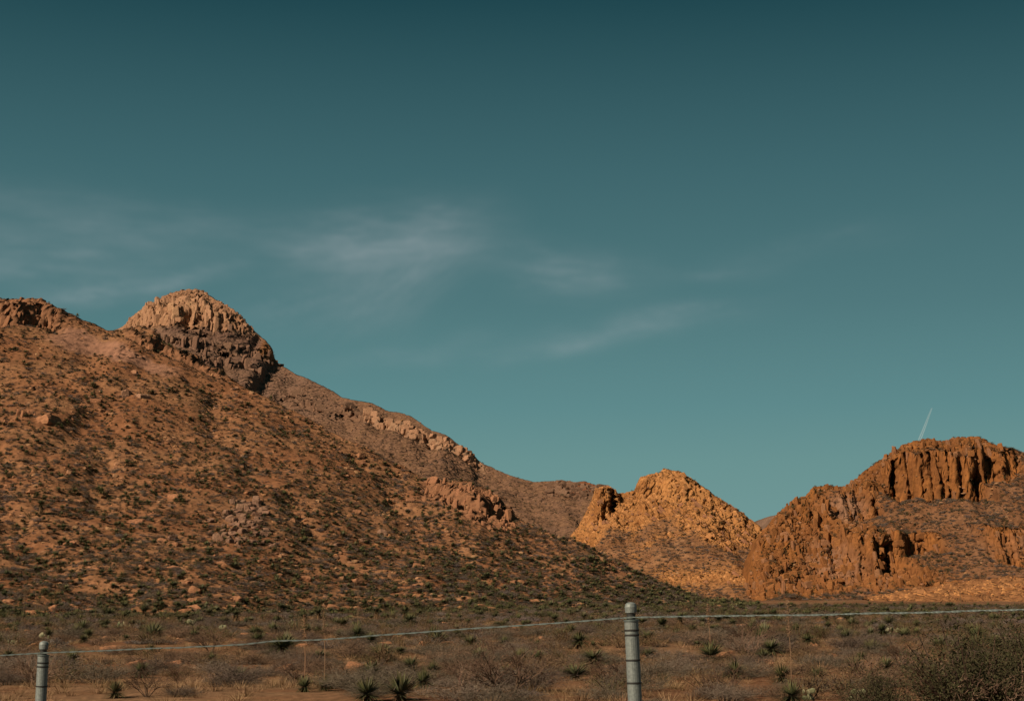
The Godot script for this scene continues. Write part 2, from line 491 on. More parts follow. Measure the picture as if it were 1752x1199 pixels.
func slope_tint(p: Vector3, rock: float, _cy: float, _cliff: float) -> Color:
	var a := n_mid.get_noise_2d(p.x * 0.35 + 11.0, p.z * 0.35)
	var b := n_fine.get_noise_2d(p.x * 0.55, p.z * 0.55)
	var c := Color(0.252, 0.124, 0.066).lerp(Color(0.305, 0.168, 0.092), clampf(0.5 + a * 1.6, 0, 1))
	c = c.lerp(Color(0.20, 0.104, 0.062), clampf(b * 1.2, 0, 0.6))
	c = c.lerp(Color(0.27, 0.145, 0.085), clampf(rock * 1.2, 0, 1))
	return c.lerp(Color(0.30, 0.172, 0.118), slab_mask(p))

func peak_shape(p: Vector3, _n: Vector3, cliff: float, cy: float, v: float) -> Vector2:
	var d := n_big.get_noise_3d(p.x * 0.5, p.y * 0.5, p.z * 0.5) * 3.0 + n_mid.get_noise_3d(p.x * 0.35, p.y * 0.35, p.z * 0.35) * 2.2
	d -= maxf(0.0, n_ridge.get_noise_2d(p.x * 0.22, p.z * 0.05) - 0.2) * 5.0
	var cap := ss(-268.0, -258.0, p.x) * (1.0 - ss(-160.0, -150.0, p.x)) * ss(172.0, 177.0, p.y)
	var rock := maxf(cliff, cap)
	d += rock * blocks(p, 3.4, 11.0) * 2.0 * (1.0 - 0.6 * ss(0.98, 1.0, v))
	d += (1.0 - rock) * blocks(p, 6.0, 3.0) * 0.7
	d *= 0.35 + 0.65 * ss(0.0, 6.0, cy - p.y)
	return Vector2(d, rock)

func peak_tint(p: Vector3, rock: float, _cy: float, _cliff: float) -> Color:
	var a := n_mid.get_noise_3d(p.x * 0.3, p.y * 0.3, p.z * 0.3)
	var b := n_fine.get_noise_3d(p.x * 0.4, p.y * 0.4, p.z * 0.4)
	var low := ss(-175.0, -80.0, p.x)      # the shoulder towards the saddle is browner scree
	var c := Color(0.200, 0.132, 0.100).lerp(Color(0.215, 0.130, 0.086), clampf(low + a * 0.8, 0, 1))
	c = c.lerp(Color(0.150, 0.094, 0.070), clampf(b * 1.3, 0, 0.5))
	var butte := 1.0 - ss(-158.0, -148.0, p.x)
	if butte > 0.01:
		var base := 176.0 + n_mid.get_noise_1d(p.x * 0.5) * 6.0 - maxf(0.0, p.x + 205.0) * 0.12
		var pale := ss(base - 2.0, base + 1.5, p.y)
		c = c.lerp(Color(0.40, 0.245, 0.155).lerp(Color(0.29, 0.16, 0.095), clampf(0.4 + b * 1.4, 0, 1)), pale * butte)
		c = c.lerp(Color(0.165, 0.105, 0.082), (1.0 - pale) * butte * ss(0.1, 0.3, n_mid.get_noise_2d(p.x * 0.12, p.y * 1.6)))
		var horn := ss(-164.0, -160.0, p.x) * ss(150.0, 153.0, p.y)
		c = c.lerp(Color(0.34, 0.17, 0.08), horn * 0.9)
	else:
		c = c.lerp(Color(0.345, 0.225, 0.152), clampf(rock * 1.3 - 0.2 + a * 0.8, 0, 1) * ss(-95.0, -75.0, p.x) * (1.0 - ss(-20.0, 0.0, p.x)))
		c = c.lerp(Color(0.20, 0.098, 0.056), ss(20.0, 28.0, p.x) * ss(0.0, 1.5, p.y - 54.0 - n_mid.get_noise_2d(p.x, 2.0) * 4.0))
	return c

func knoll_shape(p: Vector3, _n: Vector3, cliff: float, cy: float, v: float) -> Vector2:
	var rock := maxf(cliff, ss(0.56, 0.70, v + n_mid.get_noise_2d(p.x * 0.5, p.z * 0.3) * 0.22))
	rock = maxf(rock, bump_at(p.y, 8.0, 4.0) * ss(40.0, 50.0, p.x) * (1.0 - ss(75.0, 85.0, p.x)) * 0.8)
	var d := n_big.get_noise_2d(p.x * 1.5, p.z * 1.5) * 1.6 + n_mid.get_noise_3d(p.x, p.y, p.z) * lerpf(1.0, 0.7, rock) + n_fine.get_noise_3d(p.x * 0.7, p.y * 0.7, p.z * 0.7) * 0.25
	d += rock * blocks(p, 2.4, 6.0, -0.62) * 0.78
	d *= 0.4 + 0.6 * ss(0.0, 2.5, cy - p.y)
	return Vector2(d, rock)

func knoll_tint(p: Vector3, rock: float, _cy: float, _cliff: float) -> Color:
	var a := n_mid.get_noise_3d(p.x * 0.6, p.y * 0.6, p.z * 0.6)
	var b := n_fine.get_noise_3d(p.x * 0.6, p.y * 0.6, p.z * 0.6)
	var c := Color(0.225, 0.118, 0.062).lerp(Color(0.285, 0.165, 0.095), clampf(0.4 + a * 1.5, 0, 1))
	c = c.lerp(Color(0.165, 0.088, 0.05), clampf(b * 1.3, 0, 0.7))
	return c.lerp(Color(0.47, 0.240, 0.095).lerp(Color(0.31, 0.148, 0.058), clampf(0.4 + a * 1.3 + b, 0, 1)), rock)

func crag_shape(p: Vector3, _n: Vector3, cliff: float, cy: float, v: float) -> Vector2:
	var wall := 1.0 - ss(104.0, 124.0, p.x + (p.y - 20.0) * 0.8)
	var rock := maxf(cliff, wall * ss(0.06, 0.2, v))
	rock = maxf(rock, ss(0.80, 0.92, v + n_mid.get_noise_2d(p.x * 0.6, p.z * 0.3) * 0.1) * (1.0 - ss(162.0, 170.0, p.x)))
	var d := n_big.get_noise_2d(p.x * 1.5, p.z * 1.5) * 1.5 + n_mid.get_noise_3d(p.x, p.y * lerpf(1.0, 0.4, cliff), p.z) * lerpf(1.1, 0.8, rock) + n_fine.get_noise_3d(p.x * 0.7, p.y * 0.7, p.z * 0.7) * 0.25
	var upright := blocks(p, 1.9, 10.0, -0.08) * 0.62 + c_val.get_noise_3d(p.x / 5.0, p.y / 16.0, p.z / 9.0) * 0.55
	d += rock * lerpf(blocks(p, 2.8, 5.5, -0.5) * 0.95, upright, clampf(cliff * 1.5, 0, 1))
	d *= 0.4 + 0.6 * ss(0.0, 2.5, cy - p.y)
	return Vector2(d, rock)

func crag_tint(p: Vector3, rock: float, _cy: float, _cliff: float) -> Color:
	var a := n_mid.get_noise_3d(p.x * 0.6, p.y * 0.6, p.z * 0.6)
	var b := n_fine.get_noise_3d(p.x * 0.6, p.y * 0.6, p.z * 0.6)
	var c := Color(0.185, 0.094, 0.050).lerp(Color(0.235, 0.132, 0.077), clampf(0.4 + a * 1.5, 0, 1))
	c = c.lerp(Color(0.14, 0.073, 0.042), clampf(b * 1.3, 0, 0.7))
	var r := Color(0.295, 0.130, 0.046).lerp(Color(0.20, 0.090, 0.038), clampf(0.4 + a + b * 0.8, 0, 1))
	var pink := bump_at(p.x, 107.0, 7.0) * bump_at(p.y, 30.0, 5.0) + bump_at(p.x, 158.0, 12.0) * bump_at(p.y, 17.0, 6.0) + bump_at(p.x, 95.0, 8.0) * bump_at(p.y, 12.0, 7.0) * 0.7
	r = r.lerp(Color(0.285, 0.165, 0.108), clampf(pink * 1.2 + a * 0.4, 0, 1) * clampf(pink * 3.0, 0, 1))
	return c.lerp(r, rock)

func far_shape(p: Vector3, _n: Vector3, _cliff: float, _cy: float, _v: float) -> Vector2:
	return Vector2(n_big.get_noise_2d(p.x * 0.3, p.z * 0.3) * 6.0 + n_mid.get_noise_2d(p.x * 0.3, p.z * 0.3) * 3.0, 0.0)

func far_tint(p: Vector3, _rock: float, _cy: float, _cliff: float) -> Color:
	return Color(0.22, 0.15, 0.115).lerp(Color(0.12, 0.085, 0.07), clampf(0.4 + 1.5 * n_mid.get_noise_2d(p.x * 0.3, p.z * 0.3), 0, 1))

func mound_shape(p: Vector3, _n: Vector3, _cliff: float, _cy: float, v: float) -> Vector2:
	return Vector2(n_mid.get_noise_2d(p.x, p.z) * 0.9 + blocks(p, 2.4, 1.5) * 0.45, ss(0.1, 0.4, v))

func mound_tint(p: Vector3, _rock: float, _cy: float, _cliff: float) -> Color:
	return Color(0.33, 0.172, 0.08).lerp(Color(0.22, 0.108, 0.053), clampf(0.4 + 1.3 * n_fine.get_noise_2d(p.x * 0.6, p.z * 0.6), 0, 1))

var slope := Hill.new()
var peak := Hill.new()
var knoll := Hill.new()
var crag := Hill.new()
var mound := Hill.new()
var far_hill := Hill.new()

func hills() -> void:
	slope.name = "brushy_hill"
	slope.crest = SLOPE_CREST
	slope.foot = [[-250.0, -150.0], [-60.0, -155.0], [-35.0, -180.0], [-10.0, -225.0], [15.0, -265.0], [35.0, -300.0], [49.0, -318.0]]
	slope.x0 = -235.0
	slope.x1 = 49.0
	slope.step = 0.5
	slope.nf = 330
	slope.nb = 20
	slope.back = 90.0
	slope.lin = 0.16
	slope.pw = 1.75
	slope.bands = [[-150.0, -114.0, 66.0, 67.0, 78.0, 75.0, 3.5, 4.0], [-97.0, -72.0, 65.5, 54.0, 69.0, 57.5, 3.0, 3.0], [-19.0, 0.0, 23.5, 15.5, 27.4, 19.0, 4.0, 2.0]]
	loft(slope, slope_shape, slope_tint, M.hill)
	tag(slope.node, "long brushy hillside that falls towards the right, dotted with shrubs and yuccas", "", "", "structure")
	peak.name = "butte_mountain"
	peak.crest = PEAK_CREST
	peak.foot = [[-560.0, -600.0], [0.0, -560.0], [60.0, -650.0], [190.0, -700.0]]
	peak.x0 = -470.0
	peak.x1 = 192.0
	peak.step = 0.75
	peak.nf = 330
	peak.nb = 20
	peak.back = 160.0
	peak.lin = 0.5
	peak.pw = 2.1
	peak.bands = [[-262.0, -163.0, 175.0, 168.0, 197.0, 182.0, 2.8, 6.0], [-262.0, -160.0, 163.0, 151.0, 169.0, 158.0, 3.0, 12.0], [-240.0, -158.0, 149.0, 138.0, 154.0, 144.0, 2.6, 16.0], [-162.0, -148.0, 150.0, 146.0, 160.0, 152.0, 2.0, 2.0], [-100.0, -16.0, 109.0, 71.5, 116.5, 79.0, 4.0, 4.0], [-140.0, -104.0, 122.0, 106.0, 128.0, 112.0, 3.0, 6.0], [20.0, 50.0, 55.0, 50.0, 64.0, 59.0, 3.0, 4.0]]
	peak.clefts = [[-210.0, 4.5, 172.0, 200.0, 9.0], [-166.0, 2.5, 152.0, 170.0, 5.0]]
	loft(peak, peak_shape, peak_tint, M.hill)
	tag(peak.node, "rounded butte with a pale rock cap and a long ridge running down from it", "", "", "structure")
	knoll.name = "orange_knoll"
	knoll.crest = KNOLL_CREST
	knoll.foot = [[0.0, -540.0], [40.0, -500.0], [70.0, -485.0], [127.0, -500.0]]
	knoll.x0 = 1.0
	knoll.x1 = 127.0
	knoll.step = 0.3
	knoll.nf = 440
	knoll.nb = 24
	knoll.back = 70.0
	knoll.lin = 0.5
	knoll.pw = 2.3
	knoll.bands = [[31.0, 40.0, 26.0, 30.0, 42.5, 42.0, 4.5, 1.2], [47.0, 70.0, 37.0, 34.0, 47.0, 45.0, 2.6, 2.0], [70.0, 92.0, 33.0, 20.0, 43.0, 27.0, 2.2, 3.0]]
	knoll.clefts = [[37.6, 0.9, 33.0, 43.0, 5.0], [34.5, 0.6, 28.0, 36.0, 3.0], [46.9, 0.8, 37.0, 44.0, 3.0]]
	loft(knoll, knoll_shape, knoll_tint, M.rock)
	tag(knoll.node, "bright orange rocky knoll with a broken crest and a pillar at its left end", "", "", "structure")
	crag.name = "cliffed_hill"
	crag.crest = CRAG_CREST
	crag.foot = [[68.0, -450.0], [110.0, -445.0], [160.0, -440.0], [270.0, -440.0]]
	crag.x0 = 68.8
	crag.x1 = 262.0
	crag.step = 0.4
	crag.nf = 400
	crag.nb = 24
	crag.back = 80.0
	crag.lin = 0.5
	crag.pw = 1.9
	crag.bands = [[123.0, 153.0, 31.0, 31.5, 50.0, 49.0, 7.0, 2.0], [151.0, 168.0, 38.0, 41.0, 52.0, 51.0, 3.5, 3.0], [101.0, 116.5, 6.0, 6.0, 21.0, 21.0, 5.0, 2.0], [116.0, 129.0, 13.0, 14.5, 21.0, 21.0, 5.0, 2.0], [140.0, 190.0, 11.0, 11.0, 24.5, 25.0, 5.0, 4.0], [73.0, 100.0, 4.0, 5.0, 26.0, 31.0, 2.0, 2.0], [104.0, 118.0, 25.0, 27.0, 36.0, 40.0, 3.0, 2.0]]
	crag.clefts = [[125.8, 1.2, 33.0, 47.0, 7.0], [107.6, 0.7, 7.0, 18.5, 6.0], [110.6, 1.3, 8.0, 18.0, 7.0], [150.4, 1.8, 34.0, 42.0, 6.0], [133.5, 0.5, 33.0, 44.0, 1.8], [140.0, 0.5, 32.0, 42.0, 1.6], [145.0, 0.5, 33.0, 46.0, 1.8], [117.4, 0.9, 26.0, 34.0, 3.5], [122.5, 1.3, 16.0, 21.0, 4.0], [153.0, 0.7, 12.0, 20.0, 3.0], [160.0, 0.6, 12.0, 21.0, 2.5], [88.0, 0.8, 11.0, 16.0, 2.5]]
	loft(crag, crag_shape, crag_tint, M.rock)
	tag(crag.node, "orange brown rocky hill with a fluted cliff below its top", "", "", "structure")
	mound.name = "rock_mound"
	mound.crest = [Vector3(92.0, 1.5, -436.0), Vector3(103.0, 4.0, -436.0), Vector3(112.0, 5.0, -438.0), Vector3(125.0, 7.0, -440.0), Vector3(138.0, 7.6, -440.0), Vector3(160.0, 6.0, -440.0), Vector3(185.0, 3.5, -438.0), Vector3(200.0, 1.5, -436.0)]
	mound.foot = [[92.0, -420.0], [130.0, -408.0], [200.0, -415.0]]
	mound.x0 = 92.2
	mound.x1 = 199.0
	mound.step = 0.4
	mound.nf = 60
	mound.nb = 20
	mound.back = 22.0
	mound.lin = 0.9
	loft(mound, mound_shape, mound_tint, M.rock)
	tag(mound.node, "low bare orange mound at the foot of the cliffed hill", "", "", "structure")
	far_hill.name = "distant_hill"
	far_hill.crest = [Vector3(180.0, 5.0, -2400.0), Vector3(260.0, 60.0, -2400.0), Vector3(330.0, 96.0, -2400.0), Vector3(356.0, 110.0, -2400.0), Vector3(372.0, 118.0, -2400.0), Vector3(387.0, 121.0, -2400.0), Vector3(420.0, 117.0, -2400.0), Vector3(520.0, 90.0, -2400.0), Vector3(700.0, 60.0, -2400.0), Vector3(900.0, 5.0, -2400.0)]
	far_hill.foot = [[180.0, -2100.0], [900.0, -2100.0]]
	far_hill.x0 = 182.0
	far_hill.x1 = 898.0
	far_hill.step = 4.0
	far_hill.nf = 60
	far_hill.nb = 12
	far_hill.back = 300.0
	far_hill.lin = 0.6
	loft(far_hill, far_shape, far_tint, M.hill)
	tag(far_hill.node, "small grey hill far off in the gap between the knoll and the cliffed hill", "", "", "structure")

# ---------------------------------------------------------------- building blocks for plants and stones
class Soup:
	var P := PackedVector3Array()
	var N := PackedVector3Array()
	var C := PackedColorArray()
	func tri(a: Vector3, b: Vector3, c: Vector3, na: Vector3, nc: Vector3, ca: Color, cc: Color) -> void:
		var turned := (c - a).cross(b - a).dot(na) < 0.0
		P.append(b if turned else a)
		P.append(a if turned else b)
		P.append(c)
		N.append(na)
		N.append(na)
		N.append(nc)
		C.append(ca)
		C.append(ca)
		C.append(cc)
	func flat(a: Vector3, b: Vector3, c: Vector3, col: Color) -> void:
		var n := (c - a).cross(b - a).normalized()
		tri(a, b, c, n, n, col, col)
	func blade(a: Vector3, b: Vector3, w: float, side: Vector3, n: Vector3, ca: Color, cb: Color) -> void:
		var p0 := a - side * w * 0.5
		var p1 := a + side * w * 0.5
		var g := (b - p0).cross(p1 - p0).normalized()
		g = g if g.dot(n) > 0.0 else -g
		g = (g * 0.75 + n * 0.25).normalized()
		tri(p0, p1, b, g, g, ca, cb)
	func tube(pts: Array, r0: float, r1: float, sides: int, col: Color) -> void:
		var prev := PackedVector3Array()
		for k in pts.size():
			var d: Vector3 = (pts[mini(k + 1, pts.size() - 1)] - pts[maxi(k - 1, 0)]).normalized()
			var u := d.cross(Vector3(0.31, 0.2, 0.93)).normalized()
			var v := d.cross(u)
			var r := lerpf(r0, r1, k / float(pts.size() - 1))
			var ring := PackedVector3Array()
			for s in sides:
				ring.append(pts[k] + (u * cos(TAU * s / sides) + v * sin(TAU * s / sides)) * r)
			if k > 0:
				for s in sides:
					var t := (s + 1) % sides
					var n0: Vector3 = (ring[s] - pts[k]).normalized()
					var n1: Vector3 = (ring[t] - pts[k]).normalized()
					tri(prev[s], prev[t], ring[t], n0, n1, col, col)
					tri(prev[s], ring[t], ring[s], n0, n0, col, col)
			prev = ring
	func mesh() -> ArrayMesh:
		var A := []
		A.resize(Mesh.ARRAY_MAX)
		A[Mesh.ARRAY_VERTEX] = P
		A[Mesh.ARRAY_NORMAL] = N
		A[Mesh.ARRAY_COLOR] = C
		var m := ArrayMesh.new()
		m.add_surface_from_arrays(Mesh.PRIMITIVE_TRIANGLES, A)
		return m

func rv() -> Vector3:
	var z := rng.randf_range(-1, 1)
	var a := rng.randf() * TAU
	var r := sqrt(1.0 - z * z)
	return Vector3(r * cos(a), z, r * sin(a))

func vary(c: Color, k: float) -> Color:
	var f := 1.0 + rng.randf_range(-k, k)
	return Color(c.r * f, c.g * f * (1.0 + rng.randf_range(-k, k) * 0.25), c.b * f)

var ico_faces: Array = []
func ico(sub: int) -> Array:
	var t := (1.0 + sqrt(5.0)) / 2.0
	var v := [Vector3(-1, t, 0), Vector3(1, t, 0), Vector3(-1, -t, 0), Vector3(1, -t, 0), Vector3(0, -1, t), Vector3(0, 1, t), Vector3(0, -1, -t), Vector3(0, 1, -t), Vector3(t, 0, -1), Vector3(t, 0, 1), Vector3(-t, 0, -1), Vector3(-t, 0, 1)]
	var f := []
	for q in [[0, 11, 5], [0, 5, 1], [0, 1, 7], [0, 7, 10], [0, 10, 11], [1, 5, 9], [5, 11, 4], [11, 10, 2], [10, 7, 6], [7, 1, 8], [3, 9, 4], [3, 4, 2], [3, 2, 6], [3, 6, 8], [3, 8, 9], [4, 9, 5], [2, 4, 11], [6, 2, 10], [8, 6, 7], [9, 8, 1]]:
		f.append([v[q[0]].normalized(), v[q[1]].normalized(), v[q[2]].normalized()])
	for s in sub:
		var g := []
		for q in f:
			var a: Vector3 = ((q[0] + q[1]) * 0.5).normalized()
			var b: Vector3 = ((q[1] + q[2]) * 0.5).normalized()
			var c: Vector3 = ((q[2] + q[0]) * 0.5).normalized()
			g.append([q[0], a, c])
			g.append([q[1], b, a])
			g.append([q[2], c, b])
			g.append([a, b, c])
		f = g
	return f

func rock_mesh(stretch: Vector3, cuts: int, faces: Array, col: Color) -> ArrayMesh:
	# a weathered angular stone: a ball cut by random planes, about 1 m across
	var pl := []
	for n in [Vector3.RIGHT, Vector3.LEFT, Vector3.UP, Vector3.DOWN, Vector3.FORWARD, Vector3.BACK]:
		pl.append([(n + rv() * 0.33).normalized(), rng.randf_range(0.56, 0.74)])
	for k in cuts - 7:
		pl.append([rv(), rng.randf_range(0.6, 0.85)])
	var s := Soup.new()
	var off := rng.randf() * 100.0
	for q in faces:
		var w := []
		for d in q:
			var r := 1.05
			for e in pl:
				var k: float = e[0].dot(d)
				if k > 0.05:
					r = minf(r, e[1] / k)
			r += n_fine.get_noise_3d(d.x * 3.0 + off, d.y * 3.0, d.z * 3.0) * 0.07
			w.append(d * r * 0.55 * stretch)
		s.flat(w[0], w[2], w[1], vary(col, 0.07))
	return s.mesh()

func slab_mesh(stretch: Vector3, faces: Array, col: Color) -> ArrayMesh:
	# a joint block with flat faces and sharp arrises, about 1 m across before stretching
	var pl := []
	for n in [Vector3.RIGHT, Vector3.LEFT, Vector3.UP, Vector3.DOWN, Vector3.FORWARD, Vector3.BACK]:
		pl.append([(n + rv() * 0.16).normalized(), rng.randf_range(0.48, 0.56)])
	for k in 3:
		pl.append([rv(), rng.randf_range(0.58, 0.72)])
	var s := Soup.new()
	for q in faces:
		var w := []
		for d in q:
			var r := 2.0
			for e in pl:
				var k: float = e[0].dot(d)
				if k > 0.05:
					r = minf(r, e[1] / k)
			w.append(d * r * stretch)
		s.flat(w[0], w[2], w[1], vary(col, 0.06))
	return s.mesh()

func outward(p: Vector3, k := 0.6) -> Vector3:
	return (Vector3(p.x, p.y * 0.6 + 0.15, p.z).normalized() * k + rv() * (1.0 - k)).normalized()

func shrub_twigs(stems: int, forks: int, w: float, hgt: float, col: Color, tip: Color) -> Array:
	# [stems mesh, twig mesh]: a mound of thin twigs about 1 m wide
	var a := Soup.new()
	var b := Soup.new()
	for k in stems:
		var az := rng.randf() * TAU
		var lean := pow(rng.randf(), 0.6)
		var top := Vector3(cos(az) * 0.5 * lean, hgt * rng.randf_range(0.55, 1.0) * sqrt(1.05 - 0.72 * lean * lean), sin(az) * 0.5 * lean)
		var root := Vector3(cos(az) * 0.07, 0.0, sin(az) * 0.07)
		a.blade(root, top, w * 1.7, rv(), outward(top), vary(col, 0.2), vary(col, 0.2))
		for f in forks:
			var s := root.lerp(top, rng.randf_range(0.3, 0.98))
			var e := s + (Vector3(s.x, 0.25, s.z).normalized() * 0.6 + rv() * 0.75) * rng.randf_range(0.10, 0.26)
			e.y = maxf(e.y, 0.02)
			b.blade(s, e, w, rv(), outward(e), vary(col, 0.25), vary(tip, 0.25))
			for g in 3:
				var s2 := s.lerp(e, rng.randf_range(0.3, 0.9))
				var e2 := s2 + (rv() + Vector3(0, 0.35, 0)) * rng.randf_range(0.05, 0.13)
				e2.y = maxf(e2.y, 0.01)
				b.blade(s2, e2, w * 0.85, rv(), outward(e2), vary(tip, 0.25), vary(tip, 0.3))
	return [a.mesh(), b.mesh()]

func leafy_bush(stems: int, leaves: int, lw: float, hgt: float, bark: Color, leaf: Color) -> Array:
	var a := Soup.new()
	var b := Soup.new()
	for k in stems:
		var az := rng.randf() * TAU
		var lean := pow(rng.randf(), 0.7)
		var top := Vector3(cos(az) * 0.48 * lean, hgt * rng.randf_range(0.5, 1.0) * (1.0 - 0.35 * lean), sin(az) * 0.48 * lean) * (1.2 if rng.randf() < 0.12 else 1.0)
		var mid := top * 0.5 + rv() * 0.06
		a.tube([Vector3(cos(az), 0, sin(az)) * 0.05, mid, top], 0.012, 0.004, 3, vary(bark, 0.2))
		for f in leaves:
			var t := rng.randf_range(0.25, 1.08)
			var c := (Vector3.ZERO.lerp(mid, t * 2.0) if t < 0.5 else mid.lerp(top, t * 2.0 - 1.0)) + rv() * 0.11
			c.y = maxf(c.y, 0.03)
			b.blade(c, c + (rv() + Vector3(0, 0.4, 0)) * lw * 2.0, lw, rv(), outward(c, 0.5), vary(leaf, 0.3), vary(leaf, 0.35))
	return [a.mesh(), b.mesh()]

func yucca_leaves(n: int, w: float, droop: float, col: Color, tip: Color, up := 0.0) -> ArrayMesh:
	# a ball of stiff sword leaves about 1 m across, its heart at the origin
	var s := Soup.new()
	for k in n:
		var y := lerpf(-0.35 + up, 1.0, pow((k + 0.5) / n, 0.85))
		var az := k * 2.39996 + rng.randf_range(-0.25, 0.25)
		var r := sqrt(maxf(0.0, 1.0 - y * y))
		var d := Vector3(cos(az) * r, y, sin(az) * r).normalized()
		var l := rng.randf_range(0.40, 0.56)
		var side := d.cross(Vector3.UP if absf(d.y) < 0.95 else Vector3.RIGHT).normalized()
		var n0 := (d * 0.35 + side.cross(d) * -1.0)
		n0 = (n0 if n0.y > 0 else -n0).normalized()
		var a := d * 0.06
		var m := d * l * 0.55 + Vector3(0, -droop * 0.06, 0)
		var e := d * l + Vector3(0, -droop * 0.2 * r, 0)
		var c0 := vary(col, 0.25)
		var c1 := vary(tip, 0.3)
		s.tri(a - side * w * 0.35, a + side * w * 0.35, m + side * w * 0.5, n0, n0, c0, c0)
		s.tri(a - side * w * 0.35, m + side * w * 0.5, m - side * w * 0.5, n0, n0, c0, c0)
		s.tri(m - side * w * 0.5, m + side * w * 0.5, e, n0, n0, c0, c1)
	return s.mesh()

func skirt_mesh(n: int, hgt: float) -> ArrayMesh:
	# trunk wrapped in dead hanging leaves
	var s := Soup.new()
	var bark := Color(0.13, 0.085, 0.05)
	s.tube([Vector3(0, -0.15, 0), Vector3(0, hgt * 0.5, 0), Vector3(0.02, hgt, 0)], 0.09, 0.07, 6, bark)
	for k in n:
		var az := rng.randf() * TAU
		var y := rng.randf_range(hgt * 0.35, hgt)
		var o := Vector3(cos(az), 0, sin(az))
		var a := o * 0.07 + Vector3(0, y, 0)
		s.blade(a, a + o * rng.randf_range(0.10, 0.24) + Vector3(0, -rng.randf_range(0.12, 0.32), 0), 0.035, Vector3(-o.z, 0, o.x), (o + Vector3(0, 0.4, 0)).normalized(), vary(Color(0.12, 0.078, 0.044), 0.25), vary(Color(0.155, 0.102, 0.058), 0.25))
	return s.mesh()

func stalk_mesh(hgt: float, dry: Color) -> ArrayMesh:
	var s := Soup.new()
	s.tube([Vector3.ZERO, Vector3(0.02, hgt * 0.4, 0), Vector3(0.0, hgt * 0.75, 0.01), Vector3(-0.03, hgt, 0)], 0.015, 0.006, 5, dry)
	for k in 260:
		var t := rng.randf_range(0.62, 1.0)
		var p := Vector3(rng.randf_range(-1, 1), 0, rng.randf_range(-1, 1)) * 0.075 * (1.12 - absf(t - 0.8) * 3.0) + Vector3(0, hgt * t, 0)
		s.blade(p, p + rv() * 0.06, 0.022, rv(), outward(p - Vector3(0, hgt * t, 0), 0.6), vary(dry, 0.3), vary(dry, 0.3))
	return s.mesh()

func grass_mesh(n: int, w: float, col: Color) -> ArrayMesh:
	var s := Soup.new()
	for k in n:
		var az := rng.randf() * TAU
		var o := Vector3(cos(az), 0, sin(az))
		var a := o * rng.randf() * 0.16
		var e := a + o * rng.randf_range(0.05, 0.4) + Vector3(0, rng.randf_range(0.08, 0.3), 0)
		s.blade(a, e, w, Vector3(-o.z, 0, o.x), (o * 0.5 + Vector3.UP).normalized(), vary(col, 0.25), vary(col, 0.3))
	return s.mesh()

func bare_branches(depth: int, col: Color) -> ArrayMesh:
	var s := Soup.new()
	var todo := []
	for k in 7:
		var az := k * 0.9 + rng.randf()
		todo.append([Vector3(0, -0.05, 0), (Vector3(cos(az), rng.randf_range(0.9, 2.0), sin(az))).normalized(), 0.42, 0.016, 0])
	while todo.size():
		var q: Array = todo.pop_back()
		var e: Vector3 = q[0] + q[1] * q[2]
		s.tube([q[0], (q[0] + e) * 0.5 + rv() * 0.025, e], q[3], q[3] * 0.55, 3, vary(col, 0.2))
		if q[4] < depth:
			for f in 3:
				todo.append([(q[0] as Vector3).lerp(e, rng.randf_range(0.55, 1.0)), ((q[1] as Vector3) + rv() * 0.75 + Vector3(0, 0.1, 0)).normalized(), q[2] * rng.randf_range(0.5, 0.75), q[3] * 0.6, q[4] + 1])
	return s.mesh()

func pad_mesh(col: Color) -> ArrayMesh:
	var s := Soup.new()
	var ring := []
	for k in 9:
		var a := TAU * k / 9.0
		ring.append(Vector3(sin(a) * 0.5 * (1.0 - 0.18 * cos(a)), 0.5 - cos(a) * 0.5, 0))
	for side in [1.0, -1.0]:
		var c := Vector3(0, 0.52, 0.09 * side)
		for k in 9:
			var a: Vector3 = ring[k]
			var b: Vector3 = ring[(k + 1) % 9]
			var m := a.lerp(c, 0.45) + Vector3(0, 0, 0.055 * side)
			var m2 := b.lerp(c, 0.45) + Vector3(0, 0, 0.055 * side)
			s.flat(a, b, m2, vary(col, 0.1))
			s.flat(a, m2, m, vary(col, 0.1))
			s.flat(m, m2, c, vary(col, 0.1))
	return s.mesh()

# ---------------------------------------------------------------- meshes shared by all copies
var S := {}
const GREY_TWIG := Color(0.084, 0.068, 0.053)
const GREY_TIP := Color(0.114, 0.094, 0.076)
const LEAF_DARK := Color(0.046, 0.054, 0.024)
const LEAF_TIP := Color(0.112, 0.106, 0.046)

